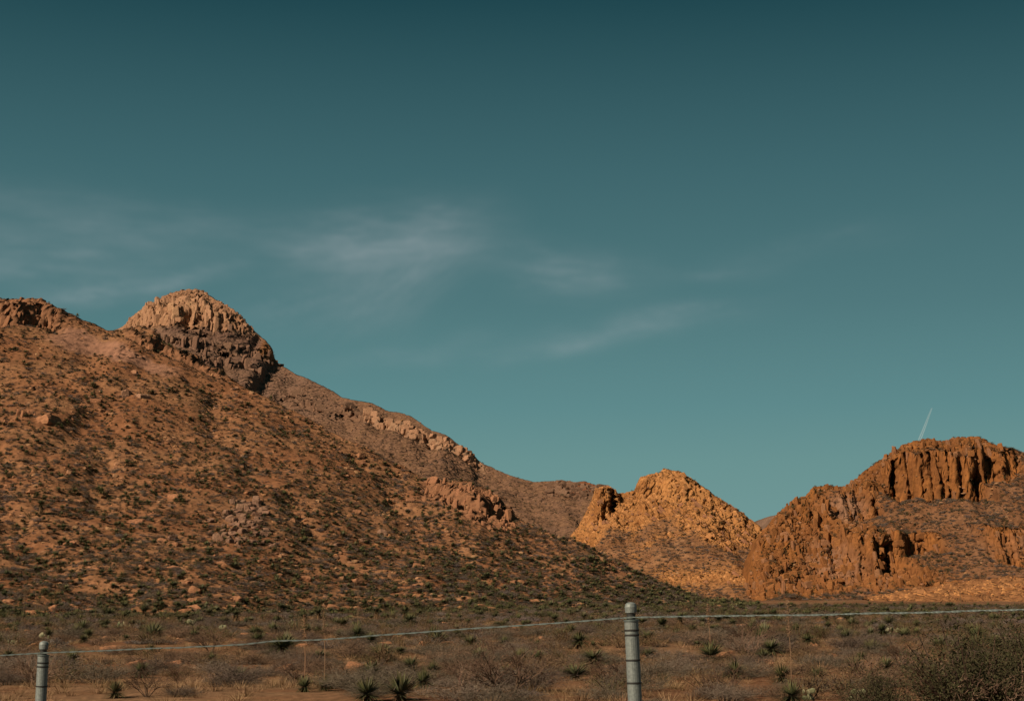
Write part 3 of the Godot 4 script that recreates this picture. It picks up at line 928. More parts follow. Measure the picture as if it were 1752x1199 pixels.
func shapes() -> void:
	var f1 := ico(1)
	var f2 := ico(2)
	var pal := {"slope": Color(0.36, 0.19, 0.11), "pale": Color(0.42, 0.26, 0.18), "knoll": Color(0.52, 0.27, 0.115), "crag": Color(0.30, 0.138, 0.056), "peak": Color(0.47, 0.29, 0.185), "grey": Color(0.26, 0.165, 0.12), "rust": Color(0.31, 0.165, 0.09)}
	for k in pal:
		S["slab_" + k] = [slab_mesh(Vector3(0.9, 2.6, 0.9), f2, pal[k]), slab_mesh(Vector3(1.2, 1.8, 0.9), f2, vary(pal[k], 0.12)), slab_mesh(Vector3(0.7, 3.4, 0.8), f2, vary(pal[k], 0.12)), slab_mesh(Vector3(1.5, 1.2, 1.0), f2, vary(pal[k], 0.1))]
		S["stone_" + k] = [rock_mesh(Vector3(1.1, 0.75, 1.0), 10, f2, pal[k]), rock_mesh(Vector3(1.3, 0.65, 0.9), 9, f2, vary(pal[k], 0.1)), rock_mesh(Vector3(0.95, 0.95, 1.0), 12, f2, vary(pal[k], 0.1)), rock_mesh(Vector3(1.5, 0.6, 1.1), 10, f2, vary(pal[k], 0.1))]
	S.small = [rock_mesh(Vector3(1.1, 0.7, 1.0), 8, ico(0), Color(0.8, 0.8, 0.8)), rock_mesh(Vector3(1.4, 0.6, 0.9), 8, ico(0), Color(0.8, 0.8, 0.8)), rock_mesh(Vector3(0.9, 0.9, 1.0), 9, f1, Color(0.8, 0.8, 0.8))]
	S.grey_near = []
	S.bush_near = []
	S.grey_far = []
	S.bush_far = []
	for k in 5:
		S.grey_near.append(shrub_twigs(66, 14, 0.0062, rng.randf_range(0.42, 0.6), vary(GREY_TWIG, 0.25), vary(GREY_TIP, 0.25) if k % 3 else vary(Color(0.125, 0.085, 0.058), 0.2)))
		S.bush_near.append(leafy_bush(26, 34, 0.017, rng.randf_range(0.55, 0.75), Color(0.10, 0.066, 0.042), Color(0.062, 0.058, 0.026) if k % 2 else Color(0.105, 0.075, 0.042)))
	for k in 3:
		var g := shrub_twigs(26, 7, 0.022, rng.randf_range(0.42, 0.55), Color(0.8, 0.8, 0.8), Color(1, 1, 1))
		S.grey_far.append(joined(g))
		S.bush_far.append(joined(leafy_bush(11, 12, 0.045, 0.65, Color(0.8, 0.8, 0.8), Color(1, 1, 1))))
	S.yucca_near = [yucca_leaves(190, 0.030, 0.4, LEAF_DARK, LEAF_TIP), yucca_leaves(210, 0.027, 0.8, LEAF_DARK, LEAF_TIP), yucca_leaves(160, 0.034, 0.2, Color(0.044, 0.050, 0.026), LEAF_TIP, 0.2), yucca_leaves(230, 0.023, 0.5, Color(0.052, 0.054, 0.024), Color(0.118, 0.106, 0.048))]
	S.yucca_far = [yucca_leaves(74, 0.06, 0.4, LEAF_DARK, LEAF_TIP), yucca_leaves(70, 0.065, 0.7, LEAF_DARK, LEAF_TIP), yucca_leaves(76, 0.055, 0.2, Color(0.042, 0.050, 0.026), LEAF_TIP, 0.2)]
	S.skirt = [skirt_mesh(70, 0.22), skirt_mesh(120, 0.62), skirt_mesh(50, 0.14)]
	S.stalk = [stalk_mesh(1.9, Color(0.165, 0.105, 0.065)), stalk_mesh(2.5, Color(0.15, 0.10, 0.064))]
	S.grass = [grass_mesh(90, 0.008, Color(0.27, 0.185, 0.11)), grass_mesh(80, 0.009, Color(0.23, 0.155, 0.09)), grass_mesh(84, 0.008, Color(0.20, 0.13, 0.08))]
	S.bare = [bare_branches(4, Color(0.075, 0.05, 0.036)), bare_branches(4, Color(0.12, 0.082, 0.06)), bare_branches(3, Color(0.10, 0.062, 0.042))]
	S.pad = [pad_mesh(Color(0.115, 0.125, 0.07)), pad_mesh(Color(0.15, 0.145, 0.09))]

func joined(two: Array) -> ArrayMesh:
	var st := SurfaceTool.new()
	st.begin(Mesh.PRIMITIVE_TRIANGLES)
	for m in two:
		st.append_from(m, 0, Transform3D.IDENTITY)
	return st.commit()

# ---------------------------------------------------------------- putting things on the hills
func spot(h: Hill, i: int, j: int) -> Vector3:
	var k := i * h.nv + j
	var p := h.P[k]
	return p + (h.P[k + h.nv] - p) * rng.randf() + (h.P[k + 1] - p) * rng.randf()

func spot_at(h: Hill, x: float, y: float) -> Vector3:
	var i := clampi(int((x - h.x0) / h.step), 0, h.nu - 2)
	for j in h.nf:
		if h.P[i * h.nv + j].y >= y:
			return h.P[i * h.nv + j]
	return h.P[i * h.nv + h.nf - 1]

func pose(p: Vector3, size: Vector3, turn: float, tilt := 0.0) -> Transform3D:
	var b := Basis(Vector3.UP, turn)
	if tilt > 0.0:
		b = Basis(Vector3(rng.randf_range(-1, 1), 0.01, rng.randf_range(-1, 1)).normalized(), rng.randf_range(-tilt, tilt)) * b
	return Transform3D(b * Basis.from_scale(size), p)

func in_view(p: Vector3) -> bool:
	return p.z < -20.0 and absf(p.x) < -p.z * 0.315

func multi(called: String, mesh: Mesh, m: Material, where: Array, tints: Array, parent: Node) -> void:
	if where.is_empty():
		return
	var mm := MultiMesh.new()
	mm.transform_format = MultiMesh.TRANSFORM_3D
	mm.use_colors = true
	mm.mesh = mesh
	mm.instance_count = where.size()
	for k in where.size():
		mm.set_instance_transform(k, where[k])
		mm.set_instance_color(k, tints[k])
	var o := MultiMeshInstance3D.new()
	o.name = called
	o.multimesh = mm
	o.material_override = m
	o.set_meta("kind", "stuff")
	parent.add_child(o, true)

func rock_blocks() -> void:
	# joint blocks standing out of the bare rock of each hill, all with the lie of its joints; the largest 280 are pieces of their own
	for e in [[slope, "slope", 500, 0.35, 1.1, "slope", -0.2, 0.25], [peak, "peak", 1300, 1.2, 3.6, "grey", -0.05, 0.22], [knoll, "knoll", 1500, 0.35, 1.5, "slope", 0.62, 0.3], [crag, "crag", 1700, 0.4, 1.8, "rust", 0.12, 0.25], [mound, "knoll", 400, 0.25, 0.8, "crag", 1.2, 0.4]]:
		var h: Hill = e[0]
		var all := []
		var tries := 0
		while all.size() < int(e[2]) and tries < int(e[2]) * 60:
			tries += 1
			var i := rng.randi_range(1, h.nu - 3)
			var j := rng.randi_range(int(h.nf * 0.08), h.nf + 1)
			var k := i * h.nv + j
			if h.R[k] < rng.randf_range(0.35, 1.0) or absf(h.P[k].x) > -h.P[k].z * 0.34:
				continue
			var top := j > h.nf - 12
			var p := spot(h, i, j)
			var s: float = lerpf(e[3], e[4], pow(rng.randf(), 2.2)) * (0.55 if top else 1.0)
			var key: String = e[1]
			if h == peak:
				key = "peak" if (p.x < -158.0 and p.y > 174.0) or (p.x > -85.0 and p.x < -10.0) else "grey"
			elif rng.randf() < 0.15:
				key = e[5]
			var v := 3 if top or (h == peak and p.x > -150.0) else rng.randi() % 4
			all.append({"p": p - h.N[k] * s * 0.33, "s": s, "key": key, "v": v, "a": s / p.length() * (1.0 if in_view(p) else 0.2)})
		all.sort_custom(func(a, b): return a.a > b.a)
		var rest := {}
		for k in all.size():
			var q: Dictionary = all[k]
			var lie := Basis(Vector3.BACK, float(e[6]) + rng.randfn(0.0, 0.12)) * Basis(Vector3.UP, rng.randfn(0.3, float(e[7]) * 1.6)) * Basis(Vector3.RIGHT, rng.randfn(-0.12, 0.1))
			var t := Transform3D(lie * Basis.from_scale(Vector3.ONE * float(q.s) * Vector3(rng.randf_range(0.8, 1.3), rng.randf_range(0.7, 1.2), rng.randf_range(0.8, 1.2))), q.p)
			if k < 280:
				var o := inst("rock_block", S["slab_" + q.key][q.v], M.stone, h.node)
				o.transform = t
			else:
				var id := "%s %d" % [q.key, q.v]
				if not rest.has(id):
					rest[id] = []
				rest[id].append(t)
		for id in rest:
			var w: Array = id.split(" ")
			var tints := []
			for k in rest[id].size():
				var c := rng.randf_range(0.75, 1.05)
				tints.append(Color(c, c, c))
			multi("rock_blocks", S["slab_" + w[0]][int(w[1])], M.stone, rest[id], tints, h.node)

# each candidate: p, size (Vector3), turn, v (variant), zone
func thicken(list: Array, h: Hill, count: int, lo: float, hi: float, flat_by: float, zone: String, vmax: int, rock_ok: float, clump: float, salt: float, low := 1.5) -> void:
	var n := 0
	var tries := 0
	while n < count and tries < count * 16:
		tries += 1
		var i := rng.randi_range(1, h.nu - 3)
		var j := int((h.nf + 2) * pow(rng.randf(), low if h == slope else 1.0)) + 1
		var k := i * h.nv + j
		var p := h.P[k]
		if absf(p.x) > -p.z * 0.36 or h.R[k] > rock_ok:
			continue
		if n_mid.get_noise_2d(p.x * 0.8 + salt, p.z * 0.8) < rng.randf_range(-1.0, 1.0) * (1.0 - clump) - 0.25 + clump * 0.3:
			continue
		if h == slope and ((slab_mask(p) > 0.35 and rng.randf() < 0.93) or gully(p) + n_big.get_noise_2d(p.x * 2.2 + salt, p.z * 2.2) * 0.5 < rng.randf_range(-1.0, 0.45)):
			continue
		p = spot(h, i, j)
		var s := lerpf(lo, hi, pow(rng.randf(), 1.9)) * (1.45 if rng.randf() < 0.06 else 1.0)
		list.append({"p": p, "s": Vector3(s * rng.randf_range(0.9, 1.3), s * flat_by * rng.randf_range(0.75, 1.15), s * rng.randf_range(0.9, 1.2)), "t": rng.randf() * TAU, "v": rng.randi() % vmax, "zone": zone})
		n += 1

func hides_a_yucca(x: float, d: float) -> bool:
	# keeps open sandy ground round the yuccas that stand out
	for e in LONE_YUCCAS:
		if d < e[1] + 0.9 and d > e[1] - 4.5 and absf(x - e[0] * d / e[1]) < 0.95:
			return true
	return false

func strew(list: Array, count: int, lo: float, hi: float, flat_by: float, vmax: int, d0: float, d1: float, clump: float, salt: float, even := 1.0) -> void:
	var n := 0
	var tries := 0
	while n < count and tries < count * 12:
		tries += 1
		var d := pow(lerpf(pow(d0, 1.0 + even), pow(d1, 1.0 + even), rng.randf()), 1.0 / (1.0 + even))
		var x := rng.randf_range(-1, 1) * (d * 0.35 + 4.0)
		if n_mid.get_noise_2d(x * 0.8 + salt, d * 0.8) < rng.randf_range(-1.0, 1.0) * (1.0 - clump) - 0.25 + clump * 0.3:
			continue
		if d < 75.0 and hides_a_yucca(x, d):
			continue
		var s := lerpf(lo, hi, pow(rng.randf(), 1.5))
		list.append({"p": Vector3(x, ground_h(x, -d), -d), "s": Vector3(s * rng.randf_range(0.9, 1.4), s * flat_by * rng.randf_range(0.75, 1.15), s * rng.randf_range(0.9, 1.2)), "t": rng.randf() * TAU, "v": rng.randi() % vmax, "zone": "flat"})
		n += 1

func largest_first(list: Array) -> void:
	for q in list:
		var p: Vector3 = q.p
		q.a = (q.s.x / p.length()) if in_view(p) and p.z < -33.0 else 0.0
	list.sort_custom(func(a, b): return a.a > b.a)

const WHERE := {"flat": "on the flat", "hillside": "on the brushy hillside", "knoll": "on the orange knoll", "crag": "on the cliffed hill", "butte": "on the butte"}
var landmarks: Array = []     # [position, words]

func place_of(q: Dictionary, own: String) -> String:
	# where a thing stands, in words: its ground and what grows right beside it
	var p: Vector3 = q.p
	var ground: String = WHERE[q.zone]
	if q.zone == "flat":
		ground = "close behind the fence" if p.z > -62.0 else ("on the sandy flat" if p.z > -150.0 else "on the flat near the hills")
	elif q.zone == "hillside":
		ground = "at the foot of the brushy hillside" if p.y < 9.0 else ("partway up the brushy hillside" if p.y < 40.0 else "high on the brushy hillside")
	var best := 2.6
	var word := ""
	for e in landmarks:
		if e[1] == own:
			continue
		var d: float = (e[0] as Vector3).distance_to(p)
		if d < best:
			best = d
			word = e[1]
	return ground if word == "" else "beside %s %s" % [word, ground]

func thing(called: String, at: Vector3, turn: float, label: String, category: String, group := "") -> Node3D:
	var o := Node3D.new()
	o.name = numbered(called)
	add_child(o)
	o.position = at
	o.rotation.y = turn
	tag(o, label, category, group)
	return o

func put_yucca(q: Dictionary, hero := false) -> void:
	var v: int = q.v % 4
	var sk: int = 1 if q.get("tall", false) else (0 if v != 2 else 2)
	var stalked: bool = q.get("stalk", false)
	var look: String = ["green yucca with stiff sword leaves", "dark green yucca with drooping leaf tips", "broad leaved olive yucca", "fine leaved yellow green sotol"][v]
	if q.get("tall", false):
		look = "tall " + look
	if stalked:
		look += " and flower stalk"
	var o := thing("yucca", q.p - Vector3(0, 0.05, 0), q.t, "%s %s" % [look, place_of(q, "a yucca") if not stalked else WHERE[q.zone]], "yucca", "yuccas " + WHERE[q.zone])
	var hgt: float = [0.22, 0.62, 0.14][sk]
	var s: Vector3 = q.s
	var t := inst("trunk", S.skirt[sk], M.plant, o)
	t.scale = Vector3(s.x, s.x, s.x)
	var l := inst("leaves", S.yucca_near[v], M.leaf, o)
	l.scale = Vector3(s.x, s.y * 1.0, s.z)
	l.position.y = hgt * s.x * 0.92
	if stalked:
		var f := inst("flower_stalk", S.stalk[v % 2], M.plant, o)
		f.position.y = hgt * s.x * 0.9
		f.rotation.z = q.get("lean", 0.05)
		f.scale = Vector3.ONE * float(q.get("sh", 1.0))

func put_shrub(q: Dictionary) -> void:
	var o := thing("grey_shrub", q.p - Vector3(0, 0.04, 0), q.t, "%s %s %s twiggy shrub %s" % ["big" if q.s.x > 2.3 else ("middling" if q.s.x > 1.5 else "small"), "low" if q.s.y / q.s.x < 0.5 else ("rounded" if q.s.y / q.s.x < 0.62 else "upright"), "grey" if int(q.v) % 3 else "brown tipped", place_of(q, "a twiggy shrub")], "shrub", "grey shrubs " + WHERE[q.zone])
	var two: Array = S.grey_near[q.v % 5]
	inst("stems", two[0], M.plant, o).scale = q.s
	inst("twigs", two[1], M.plant, o).scale = q.s

func put_bush(q: Dictionary) -> void:
	var v: int = q.v % 5
	var look: String = "dark olive leafy bush" if v % 2 else "rusty brown leafy bush"
	var o := thing("leafy_bush", q.p - Vector3(0, 0.04, 0), q.t, "%s %s %s" % ["big" if q.s.x > 1.3 else "small", look, place_of(q, "a leafy bush")], "bush", look + "es " + WHERE[q.zone])
	inst("stems", S.bush_near[v][0], M.plant, o).scale = q.s
	inst("leaves", S.bush_near[v][1], M.plant, o).scale = q.s

func put_boulder(q: Dictionary, key: String, look: String, place: String) -> void:
	var o := inst(numbered("boulder"), S["stone_" + key][q.v % 4], M.stone, self)
	o.transform = pose(q.p + Vector3(0, q.s.y * 0.05, 0), q.s, q.t, 0.35)
	tag(o, "%s %s %s" % [["squat", "flat", "blocky", "slab shaped"][q.v % 4], look, place], "boulder", look + "s " + WHERE[q.zone])

func rest_as_stuff(called: String, list: Array, from: int, meshes: Array, m: Material, tints: Array, label: String) -> void:
	var root := Node3D.new()
	root.name = called
	add_child(root)
	tag(root, label, "", "", "stuff")
	for v in meshes.size():
		var where := []
		var cols := []
		for k in range(from, list.size()):
			var q: Dictionary = list[k]
			if int(q.v) % meshes.size() != v:
				continue
			var lift: float = q.s.y * float(q.get("lift", 0.0)) - 0.03
			where.append(pose(q.p + Vector3(0, lift, 0), q.s, q.t, q.get("tilt", 0.0)))
			cols.append(vary(tints[rng.randi() % tints.size()], 0.22))
		multi(called + "_cover", meshes[v], m, where, cols, root)

func plants_and_stones() -> void:
	# yuccas
	var yuccas := []
	strew(yuccas, 1800, 0.7, 1.75, 0.85, 4, 44.0, 330.0, 0.35, 5.0)
	thicken(yuccas, slope, 6000, 0.6, 1.6, 0.9, "hillside", 4, 0.75, 0.1, 5.0)
	thicken(yuccas, crag, 500, 0.5, 1.3, 0.9, "crag", 4, 1.1, 0.3, 50.0)
	thicken(yuccas, knoll, 350, 0.5, 1.2, 0.9, "knoll", 4, 1.1, 0.2, 50.0)
	thicken(yuccas, slope, 2600, 0.8, 1.8, 0.85, "hillside", 4, 0.75, 0.4, 5.0, 3.5)
	largest_first(yuccas)
	for k in 300:
		landmarks.append([yuccas[k].p, "a yucca"])
	for k in mini(300, yuccas.size()):
		var q: Dictionary = yuccas[k]
		q.tall = rng.randf() < 0.06 and q.p.z < -110.0
		q.stalk = rng.randf() < 0.035
		put_yucca(q)
	for k in range(300, yuccas.size()):
		yuccas[k].lift = 0.3
	rest_as_stuff("distant_yuccas", yuccas, 300, S.yucca_far, M.leaf, [Color(1, 1, 1), Color(1.25, 1.2, 1.1), Color(0.8, 0.85, 0.8)], "many small dark yuccas dotted over the far slopes")
	# grey shrubs
	var shrubs := []
	strew(shrubs, 6400, 0.8, 2.5, 0.5, 5, 36.0, 340.0, 0.35, 111.0, 0.8)
	thicken(shrubs, slope, 6500, 0.8, 2.1, 0.6, "hillside", 5, 0.8, 0.15, 111.0, 3.2)
	thicken(shrubs, slope, 14500, 0.5, 1.35, 0.8, "hillside", 5, 0.8, 0.1, 111.0)
	thicken(shrubs, crag, 6000, 0.6, 1.8, 0.75, "crag", 5, 0.6, 0.2, 20.0)
	thicken(shrubs, knoll, 5000, 0.6, 1.7, 0.75, "knoll", 5, 0.6, 0.2, 20.0)
	thicken(shrubs, peak, 7000, 0.7, 2.2, 0.7, "butte", 5, 0.6, 0.2, 20.0)
	largest_first(shrubs)
	for k in mini(300, shrubs.size()):
		put_shrub(shrubs[k])
	rest_as_stuff("grey_scrub", shrubs, 300, S.grey_far, M.plant, [GREY_TIP, GREY_TWIG, Color(0.13, 0.088, 0.062), Color(0.12, 0.102, 0.096)], "grey brown scrub covering the flat and the hillsides")
	# dark and rusty leafy bushes
	var bushes := []
	strew(bushes, 2800, 0.6, 1.8, 0.9, 5, 40.0, 330.0, 0.3, 220.0)
	thicken(bushes, slope, 2500, 0.6, 1.7, 0.9, "hillside", 5, 0.9, 0.3, 220.0, 2.6)
	thicken(bushes, slope, 5500, 0.45, 1.3, 0.9, "hillside", 5, 0.9, 0.2, 220.0)
	thicken(bushes, crag, 4200, 0.6, 1.8, 0.9, "crag", 5, 1.1, 0.2, 220.0)
	thicken(bushes, knoll, 2600, 0.5, 1.4, 0.9, "knoll", 5, 1.1, 0.2, 220.0)
	thicken(bushes, peak, 1600, 0.8, 2.4, 0.9, "butte", 5, 1.1, 0.2, 60.0)
	thicken(bushes, peak, 3500, 0.7, 2.0, 0.9, "butte", 5, 0.9, 0.2, 220.0)
	largest_first(bushes)
	for k in mini(300, bushes.size()):
		put_bush(bushes[k])
	rest_as_stuff("leafy_scrub", bushes, 300, S.bush_far, M.plant, [Color(0.062, 0.056, 0.028), Color(0.10, 0.07, 0.04), Color(0.05, 0.05, 0.026)], "dark leafy bushes scattered over the hillsides")
	# boulders
	var boulders := []
	strew(boulders, 800, 0.25, 0.85, 0.8, 4, 50.0, 260.0, 0.7, 400.0)
	thicken(boulders, slope, 5500, 0.3, 1.5, 0.95, "hillside", 4, 1.1, 0.45, 400.0)
	thicken(boulders, knoll, 3600, 0.25, 1.5, 0.85, "knoll", 4, 1.1, 0.2, 300.0)
	thicken(boulders, crag, 2400, 0.25, 1.5, 0.85, "crag", 4, 1.1, 0.2, 300.0)
	largest_first(boulders)
	var looks := {"flat": ["slope", "low tan boulder"], "hillside": ["slope", "rough brown boulder"], "knoll": ["knoll", "orange boulder"], "crag": ["crag", "rusty orange boulder"]}
	for k in 155:
		var q: Dictionary = boulders[k]
		put_boulder(q, looks[q.zone][0], looks[q.zone][1], place_of(q, "a boulder"))
	for k in range(155, boulders.size()):
		boulders[k].tilt = 0.4
		boulders[k].lift = -0.05
	rest_as_stuff("boulder_field", boulders, 155, S.small, M.stone, [Color(0.42, 0.225, 0.12), Color(0.34, 0.19, 0.11), Color(0.46, 0.27, 0.16)], "scattered stones on the far slopes")
	# grass and pebbles
	var grass := []
	strew(grass, 20000, 0.6, 1.4, 0.9, 3, 34.0, 230.0, 0.3, 510.0, 0.35)
	thicken(grass, slope, 6000, 0.5, 1.1, 0.9, "hillside", 3, 0.8, 0.2, 510.0)
	rest_as_stuff("dry_grass", grass, 0, S.grass, M.plant, [Color(1, 1, 1), Color(0.8, 0.78, 0.75)], "dry straw coloured grass on the flat and the hillside")
	var pebbles := []
	strew(pebbles, 3500, 0.08, 0.34, 0.8, 3, 34.0, 200.0, 0.5, 400.0, 0.3)
	thicken(pebbles, slope, 7000, 0.2, 0.7, 0.8, "hillside", 3, 1.1, 0.3, 400.0)
	thicken(pebbles, peak, 3000, 0.5, 1.8, 0.8, "butte", 3, 1.1, 0.3, 400.0)
	rest_as_stuff("gravel", pebbles, 0, S.small, M.stone, [Color(0.40, 0.21, 0.11), Color(0.30, 0.165, 0.095), Color(0.44, 0.26, 0.16)], "loose stones and gravel on the ground")

const LONE_YUCCAS := [[11.9, 53.3, 0.95, 0, 0.0], [7.62, 47.3, 0.95, 3, 0.0], [6.45, 38.7, 0.95, 1, 0.88], [8.8, 48.3, 0.8, 2, 0.0], [-0.2, 50.1, 0.85, 2, 0.0], [0.97, 62.7, 1.0, 0, 0.0], [0.3, 62.7, 1.05, 3, 0.0], [-4.2, 50.1, 1.0, 0, 0.0], [-2.4, 45.4, 0.95, 1, 0.0], [-3.3, 38.2, 0.95, 0, 0.0], [-2.55, 38.5, 1.15, 2, 0.0], [-5.2, 42.1, 0.7, 0, 0.95], [-4.8, 43.0, 0.6, 3, 0.85], [-11.2, 50.6, 0.95, 1, 0.0], [-15.5, 59.0, 0.95, 0, 0.0], [-9.4, 39.8, 0.75, 3, 0.0], [-11.6, 94.0, 1.2, 0, 0.0], [3.5, 100.0, 1.3, 3, 0.0], [22.5, 140.0, 1.4, 1, 1.1], [-14.0, 98.0, 1.3, 0, 0.0], [17.0, 85.0, 1.1, 0, 0.0]]   # x, distance, width, variant, stalk height factor

# ---------------------------------------------------------------- single plants, outcrops, fence, contrail
func on_flat(x: float, d: float) -> Vector3:
	return Vector3(x, ground_h(x, -d), -d)

func special_plants() -> void:
	# yuccas that stand out on the flat
	for e in LONE_YUCCAS:
		put_yucca({"p": on_flat(e[0], e[1]), "s": Vector3(e[2] * 1.15, e[2], e[2] * 1.15), "t": rng.randf() * TAU, "v": e[3], "zone": "flat", "stalk": e[4] > 0.0, "sh": e[4], "lean": 0.03})
	# leafless shrubs with dark branches
	for e in [[-6.1, 47.5, 1.3, 0], [-9.3, 46.8, 0.9, 2], [-8.7, 40.0, 1.0, 0], [-0.1, 38.3, 1.9, 0], [-1.0, 39.0, 1.4, 1], [10.2, 72.0, 2.1, 0], [9.3, 66.0, 1.6, 1], [2.6, 44.0, 1.2, 0], [13.2, 57.0, 1.3, 2], [9.9, 47.0, 1.2, 1], [-12.5, 44.0, 1.2, 1], [5.2, 41.0, 1.1, 0], [-13.0, 72.0, 1.5, 0]]:
		var v: int = e[3]
		var q := {"p": on_flat(e[0], e[1]), "zone": "flat"}
		var o := thing("bare_shrub", q.p, rng.randf() * TAU, "%s leafless shrub with forked branches %s" % [["black brown", "grey", "rusty"][v], place_of(q, "")], "shrub", "leafless shrubs on the flat")
		inst("branches", S.bare[v], M.plant, o).scale = Vector3.ONE * float(e[2])
	# two big dark bushes just beyond the fence
	for e in [[5.35, 19.6, 1.75, 1.45, "wide dark creosote bush close behind the fence"], [6.7, 20.6, 1.7, 1.75, "taller dark creosote bush close behind the fence"], [4.9, 22.5, 1.2, 0.95, "small dark creosote bush beside a wider one behind the fence"]]:
		var two := leafy_bush(90, 230, 0.013, 1.0, Color(0.055, 0.040, 0.030), Color(0.038, 0.037, 0.020))
		var o := thing("creosote_bush", on_flat(e[0], e[1]) - Vector3(0, 0.05, 0), rng.randf() * TAU, e[4], "bush")
		inst("stems", two[0], M.plant, o).scale = Vector3(e[2], e[3], e[2])
		inst("leaves", two[1], M.plant, o).scale = Vector3(e[2], e[3], e[2])
		inst("dead_branches", S.bare[1], M.plant, o).scale = Vector3(e[2], e[3], e[2]) * 0.95
	# prickly pears
	var spots := [[-22.6, 76.0, 0.9], [-25.5, 110.0, 1.1], [-27.5, 118.0, 1.0], [-24.0, 125.0, 1.1], [-19.0, 110.0, 1.0], [-15.8, 120.0, 1.1], [-23.4, 84.0, 1.0], [7.0, 39.5, 0.5], [8.0, 39.0, 0.45], [-11.5, 101.0, 0.9], [24.0, 105.0, 1.0], [-8.0, 92.0, 0.8]]
	for e in spots:
		var q := {"p": on_flat(e[0], e[1]), "zone": "flat"}
		var o := thing("prickly_pear", q.p, rng.randf() * TAU, "%s prickly pear cactus %s" % ["large" if e[2] > 0.95 else "small", place_of(q, "")], "cactus", "prickly pears on the flat")
		for k in 14:
			var pad := inst("pad", S.pad[k % 2], M.leaf, o)
			var az := rng.randf() * TAU
			var up := 0.0 if k < 7 else rng.randf_range(0.2, 0.34)
			var r := rng.randf_range(0.05, 0.42)
			pad.position = Vector3(cos(az) * r, up, sin(az) * r) * float(e[2])
			pad.rotation = Vector3(rng.randf_range(-0.5, 0.5), rng.randf() * TAU, rng.randf_range(-0.6, 0.6))
			pad.scale = Vector3.ONE * rng.randf_range(0.2, 0.32) * float(e[2])
	# standing boulders and outcrops on the brushy hillside: x, y, width, height factor, variant, palette, label
	for e in [[-93.7, 37.4, 6.6, 0.62, 0, "slope", "largest boulder, low, broad and pinkish brown, on the brushy hillside"], [-85.6, 46.6, 3.6, 1.0, 2, "pale", "tall split boulder beside a squarish one high on the brushy hillside"], [-82.0, 46.0, 3.4, 1.0, 0, "pale", "squarish boulder beside a tall split one high on the hillside"], [-113.0, 39.5, 3.4, 0.7, 3, "slope", "broad brown boulder among small stones on the hillside"], [-107.0, 31.0, 2.4, 0.9, 0, "slope", "lone brown boulder below the largest boulder"], [-88.0, 41.5, 2.0, 0.9, 2, "slope", "small boulder between the largest boulder and the split one"], [-24.5, 14.0, 2.4, 0.9, 2, "grey", "grey boulder low on the right of the hillside"], [-27.0, 12.2, 2.2, 0.9, 0, "grey", "second grey boulder low on the right of the hillside"], [-30.0, 11.0, 2.0, 1.0, 3, "grey", "narrow grey boulder below the boulder pile"]]:
		var o := inst(numbered("boulder"), S["stone_" + e[5]][e[4]], M.stone, self)
		var p := spot_at(slope, e[0], e[1])
		o.transform = pose(p - Vector3(0, 0.04 * e[2] * e[3], 0), Vector3(e[2], e[2] * e[3], e[2] * 0.8), rng.randf() * TAU)
		tag(o, e[6], "boulder")
	# a pile of dark blocks in the middle of the hillside
	for k in 130:
		var t := rng.randf()
		var y := lerpf(19.2, 9.5, pow(t, 0.8))
		var x := -46.5 + t * 4.0 + rng.randfn(0.0, 1.3 + t * 2.4)
		var p := spot_at(slope, x, y)
		var sz := rng.randf_range(0.6, 1.9) * (1.1 - t * 0.4)
		var v := rng.randi() % 4
		var o := inst(numbered("boulder"), S["stone_grey"][v], M.stone, self)
		o.transform = pose(p + Vector3(0, sz * 0.08, 0), Vector3(sz, sz * rng.randf_range(0.9, 1.5), sz), rng.randf() * TAU, 0.5)
		tag(o, "%s %s grey brown block in the boulder pile %s" % ["large" if sz > 1.4 else "small", ["squat", "flat", "blocky", "slab shaped"][v], "at its top" if t < 0.25 else ("at its middle" if t < 0.6 else "at its scattered foot")], "boulder", "blocks of the boulder pile on the hillside")

func lathe(prof: Array, sides: int, col := Color.WHITE) -> ArrayMesh:
	var s := Soup.new()
	for k in prof.size() - 1:
		var a: Vector2 = prof[k]
		var b: Vector2 = prof[k + 1]
		var sl := Vector2(b.y - a.y, a.x - b.x).normalized()
		for i in sides:
			var t0 := TAU * i / sides
			var t1 := TAU * (i + 1) / sides
			var d0 := Vector3(cos(t0), 0, sin(t0))
			var d1 := Vector3(cos(t1), 0, sin(t1))
			var n0 := (d0 * sl.x + Vector3(0, sl.y, 0)).normalized()
			var n1 := (d1 * sl.x + Vector3(0, sl.y, 0)).normalized()
			var p := [d0 * a.x + Vector3(0, a.y, 0), d1 * a.x + Vector3(0, a.y, 0), d1 * b.x + Vector3(0, b.y, 0), d0 * b.x + Vector3(0, b.y, 0)]
			s.tri(p[0], p[1], p[2], n0, n1, col, col)
			s.tri(p[0], p[2], p[3], n0, n0, col, col)
	return s.mesh()

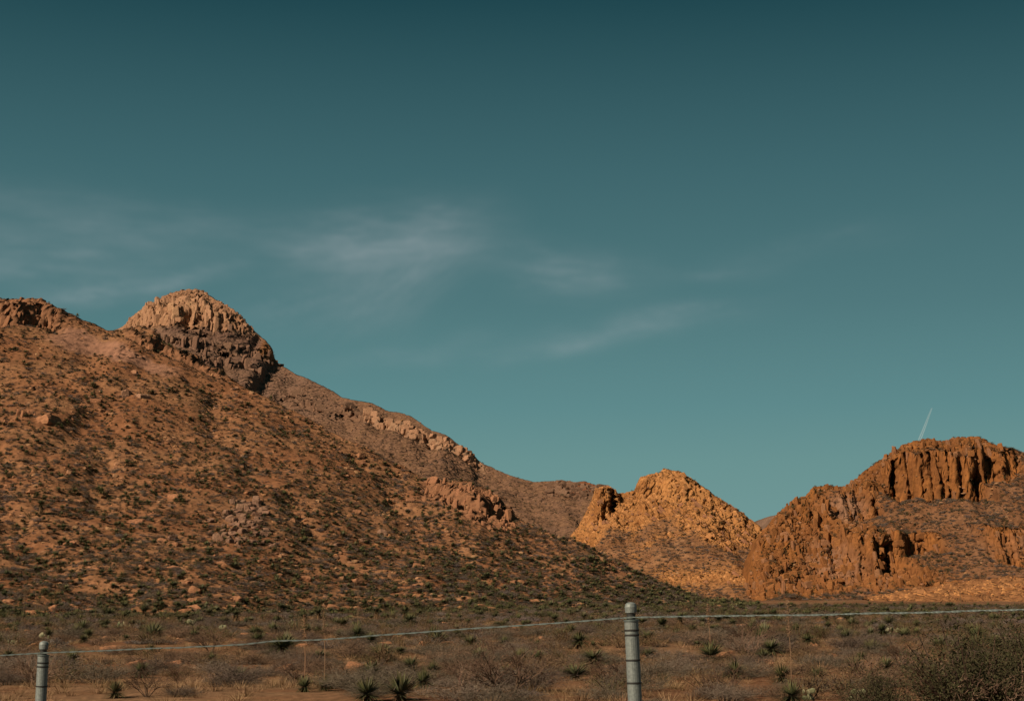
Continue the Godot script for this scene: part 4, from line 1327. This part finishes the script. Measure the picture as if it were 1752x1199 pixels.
func fence() -> void:
	# posts: x, z, top, lean
	var posts := [[-8.2, -16.6, 1.80, 0.02], [-3.80, -13.5, 2.045, -0.015], [0.795, -10.5, 2.365, 0.035], [5.25, -7.5, 2.54, 0.0]]
	var root := thing("wire_fence", Vector3(0.76, ground_h(0.76, -10.5), -10.5), 0.0, "grey steel post and single wire fence along the roadside", "fence")
	var base := root.position
	var hang := []
	for e in posts:
		var g := ground_h(e[0], e[1])
		var h: float = e[2] - g
		var po := inst("post", lathe([Vector2(0.044, -0.3), Vector2(0.044, h - 0.118), Vector2(0.040, h - 0.113)], 20), M.steel, root)
		po.position = Vector3(e[0], g, e[1]) - base
		po.rotation.z = e[3]
		var neck := inst("post_neck", lathe([Vector2(0.028, h - 0.12), Vector2(0.027, h - 0.07)], 16), M.dark_steel, po)
		neck.position = Vector3.ZERO
		inst("post_cap", lathe([Vector2(0.026, h - 0.075), Vector2(0.036, h - 0.066), Vector2(0.038, h - 0.03), Vector2(0.033, h - 0.012), Vector2(0.02, h - 0.003), Vector2(0.0, h)], 18), M.steel, po)
		inst("collar", lathe([Vector2(0.040, h - 0.122), Vector2(0.049, h - 0.120), Vector2(0.049, h - 0.110), Vector2(0.030, h - 0.108)], 20), M.wire, po)
		for y in [0.175, 0.205, 0.36, 0.50, 0.66, 0.82, 1.0]:
			if h - y > 0.1:
				inst("band", lathe([Vector2(0.0445, h - y - 0.006), Vector2(0.0475, h - y - 0.004), Vector2(0.0475, h - y + 0.004), Vector2(0.0445, h - y + 0.006)], 18), M.dark_steel, po)
		hang.append(Vector3(e[0] - sin(e[3]) * h, e[2] - 0.096, e[1] + 0.034) - base)
	# the wire: two strands twisted, sagging between the posts, with knots where it is spliced
	var line := []
	for k in hang.size() - 1:
		var a: Vector3 = hang[k]
		var b: Vector3 = hang[k + 1]
		for i in 60:
			var t := i / 60.0
			var p := a.lerp(b, t)
			p.y -= sin(t * PI) * 0.022
			p.y += n_fine.get_noise_1d(t * 9.0 + k * 40.0) * 0.012 * sin(t * PI)
			line.append(p)
	line.append(hang[-1])
	for strand in 2:
		var pts := []
		for i in line.size() * 3 - 3:
			var q: Vector3 = (line[i / 3] as Vector3).lerp(line[i / 3 + 1], (i % 3) / 3.0)
			var an := i * 0.9 + strand * PI
			pts.append(q + Vector3(0, cos(an), sin(an)) * 0.0032)
		var s := Soup.new()
		s.tube(pts, 0.0034, 0.0034, 5, Color.WHITE)
		inst("wire_strand", s.mesh(), M.wire, root)

func contrail() -> void:
	var o := thing("contrail_cloud", Vector3(4971.9, 1901.9 - 300.0, -20000.0), 0.0, "thin white aircraft trail in the sky above the cliffed hill", "contrail")
	var a := Vector3(-126.0, 0.0, 0.0)
	var b := Vector3(156.3, 672.0, 0.0)
	for k in 2:
		var pts := []
		for i in 13:
			var t := i / 12.0
			pts.append(a.lerp(b, t) + Vector3((k - 0.5) * 34.0 * (1.0 - t * 0.75) + n_fine.get_noise_1d(i * 2.0 + k * 30.0) * 5.0 * (1.0 - t), 0, k * 8.0))
		var s := Soup.new()
		s.tube(pts, 13.0, 3.0, 12, Color.WHITE)
		inst("vapour_streak", s.mesh(), M.vapour, o)
